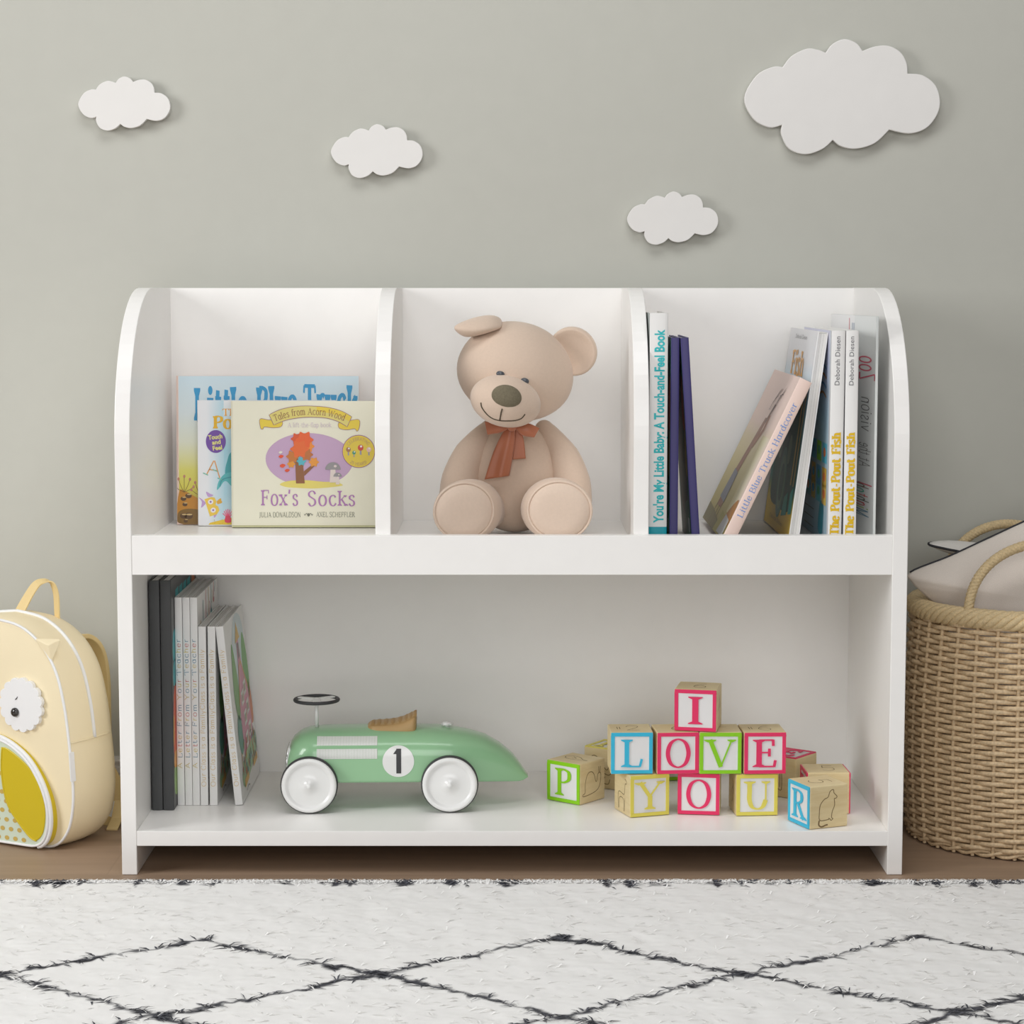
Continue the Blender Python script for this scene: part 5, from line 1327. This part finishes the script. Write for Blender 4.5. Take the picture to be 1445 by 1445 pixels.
ii = (np.arange(ny-1)[:, None]*nx+np.arange(nx-1)[None]).ravel()
Fq = np.stack([ii, ii+1, ii+nx+1, ii+nx], 1)
col = (cw[None, None]*(1-mk[..., None])+cd[None, None]*mk[..., None]).reshape(-1, 3)
def np_mesh(name, V, Fq, colv, smooth):
    me = bpy.data.meshes.new(name); me.vertices.add(len(V)); me.vertices.foreach_set('co', V.ravel().astype(np.float32))
    me.loops.add(Fq.size); me.loops.foreach_set('vertex_index', Fq.ravel().astype(np.int32))
    me.polygons.add(len(Fq)); me.polygons.foreach_set('loop_start', np.arange(0, Fq.size, 4, dtype=np.int32)); me.polygons.foreach_set('loop_total', np.full(len(Fq), 4, np.int32))
    me.polygons.foreach_set('use_smooth', np.full(len(Fq), smooth))
    me.materials.append(MATS['print_matte']); at = me.color_attributes.new('Col', 'FLOAT_COLOR', 'CORNER')
    c = colv[Fq.ravel()]; at.data.foreach_set('color', np.concatenate([c, np.ones((len(c), 1))], 1).astype(np.float32).ravel())
    me.update(); me.validate(); o = bpy.data.objects.new(name, me); COL.objects.link(o); o.parent = rug; return o
np_mesh('woven_ground', V, Fq, col, True)
# loose tufts combed nearly flat over it
def tufts(bx, by, ang, ln_, rise, w2, cc):
    N = len(bx); c, s_ = np.cos(ang), np.sin(ang); z0 = np.full(N, PILE-.0012)
    z0 = np.where(by > RY1-.006, .0085, z0)
    root = np.stack([bx, by+.5, z0], 1); m1 = root+np.stack([c*ln_*.45, s_*ln_*.45, rise], 1); tip = root+np.stack([c*ln_, s_*ln_, rise*.7], 1)
    tip[:, 1] = np.minimum(tip[:, 1], RY1+.5+.009); sd = np.stack([-s_, c, np.zeros(N)], 1)*w2[:, None]
    V = np.stack([root-sd*.6, root+sd*.6, m1-sd, m1+sd, tip-sd*.2, tip+sd*.2], 1).reshape(-1, 3)
    Fq = (np.arange(N)[:, None, None]*6+np.array([[0, 1, 3, 2], [2, 3, 5, 4]])[None]).reshape(-1, 4)
    return V, Fq, np.repeat(cc, 6, 0)
N = 60000; bx = rg.uniform(-.95, .95, N); by = rg.uniform(-.9, RY1, N); mk = darkness(bx, by)
keep = ((mk > .35) & (rg.random(N) < .8)) | (rg.random(N) < .07) | (by > RY1-.012); bx, by, mk = bx[keep], by[keep], mk[keep]; N = len(bx)
bx2 = rg.uniform(-.95, .95, 13000); by2 = RY1-.004+rg.uniform(-.006, .003, 13000); bx = np.concatenate([bx, bx2]); by = np.concatenate([by, by2]); mk = np.concatenate([mk, darkness(bx2, np.full(13000, RY1-.008))]); N = len(bx)
dk = mk > .45
ang = np.where(rg.random(N) < .5, 0, PI)+rg.normal(0, .7, N); ang = np.where(by > RY1-.012, PI/2+rg.normal(0, .7, N), ang)
cc = np.where(dk[:, None], cd[None]*rg.uniform(.8, 1.7, N)[:, None], cw[None]*rg.uniform(.97, 1.02, N)[:, None])
np_mesh('pile', *tufts(bx, by, ang, rg.uniform(.008, .020, N), rg.uniform(.0012, .0030, N), rg.uniform(.0006, .0014, N), cc), False)['kind'] = 'stuff'

# ------------------------------------------------------------------ light
def area(name, loc, tgt, sx, sy, power, col):
    l = bpy.data.lights.new(name, 'AREA'); l.shape = 'RECTANGLE'; l.size = sx; l.size_y = sy; l.energy = power; l.color = col
    o = bpy.data.objects.new(name, l); COL.objects.link(o); o.location = loc
    o.rotation_euler = (Vector(tgt)-Vector(loc)).to_track_quat('-Z', 'Y').to_euler(); return o
KEY, FRONT, TOP, AMB = 45, 67, 24, .04
area('window_light', (-2.7, -1.25, 1.40), (.1, .2, .40), 1.1, 1.3, KEY, (1, 1, 1))
area('front_fill_light', (.3, -4.6, 1.5), (0, .2, .5), 3.2, 2.2, FRONT, (1, 1, 1))  # added fill from behind the camera, brightens the shelf compartments
area('overhead_fill_light', (.0, -.95, 2.5), (0, -.45, 0), 1.8, 1.0, TOP, (1, 1, 1))  # added overhead fill for the rug and upward faces, no real fixture
w = bpy.data.worlds.new('World'); S.world = w; w.use_nodes = True
bg = w.node_tree.nodes['Background']; bg.inputs['Color'].default_value = (1, 1, 1, 1); bg.inputs['Strength'].default_value = AMB

# ------------------------------------------------------------------ camera
cam = bpy.data.cameras.new('Camera'); co = bpy.data.objects.new('Camera', cam); COL.objects.link(co)
cam.sensor_fit = 'HORIZONTAL'; cam.sensor_width = 36; cam.lens = F_PX/1445.*36; cam.clip_start = .05
co.location = CAM; co.rotation_euler = (PI/2-PITCH, 0, 0); cam.shift_x = -.1/1445.
S.camera = co
S.view_settings.view_transform = 'Standard'; S.view_settings.look = 'None'; S.view_settings.gamma = 1; S.view_settings.use_curve_mapping = False
S.view_settings.exposure = -0.03
S.cycles.max_bounces = 8
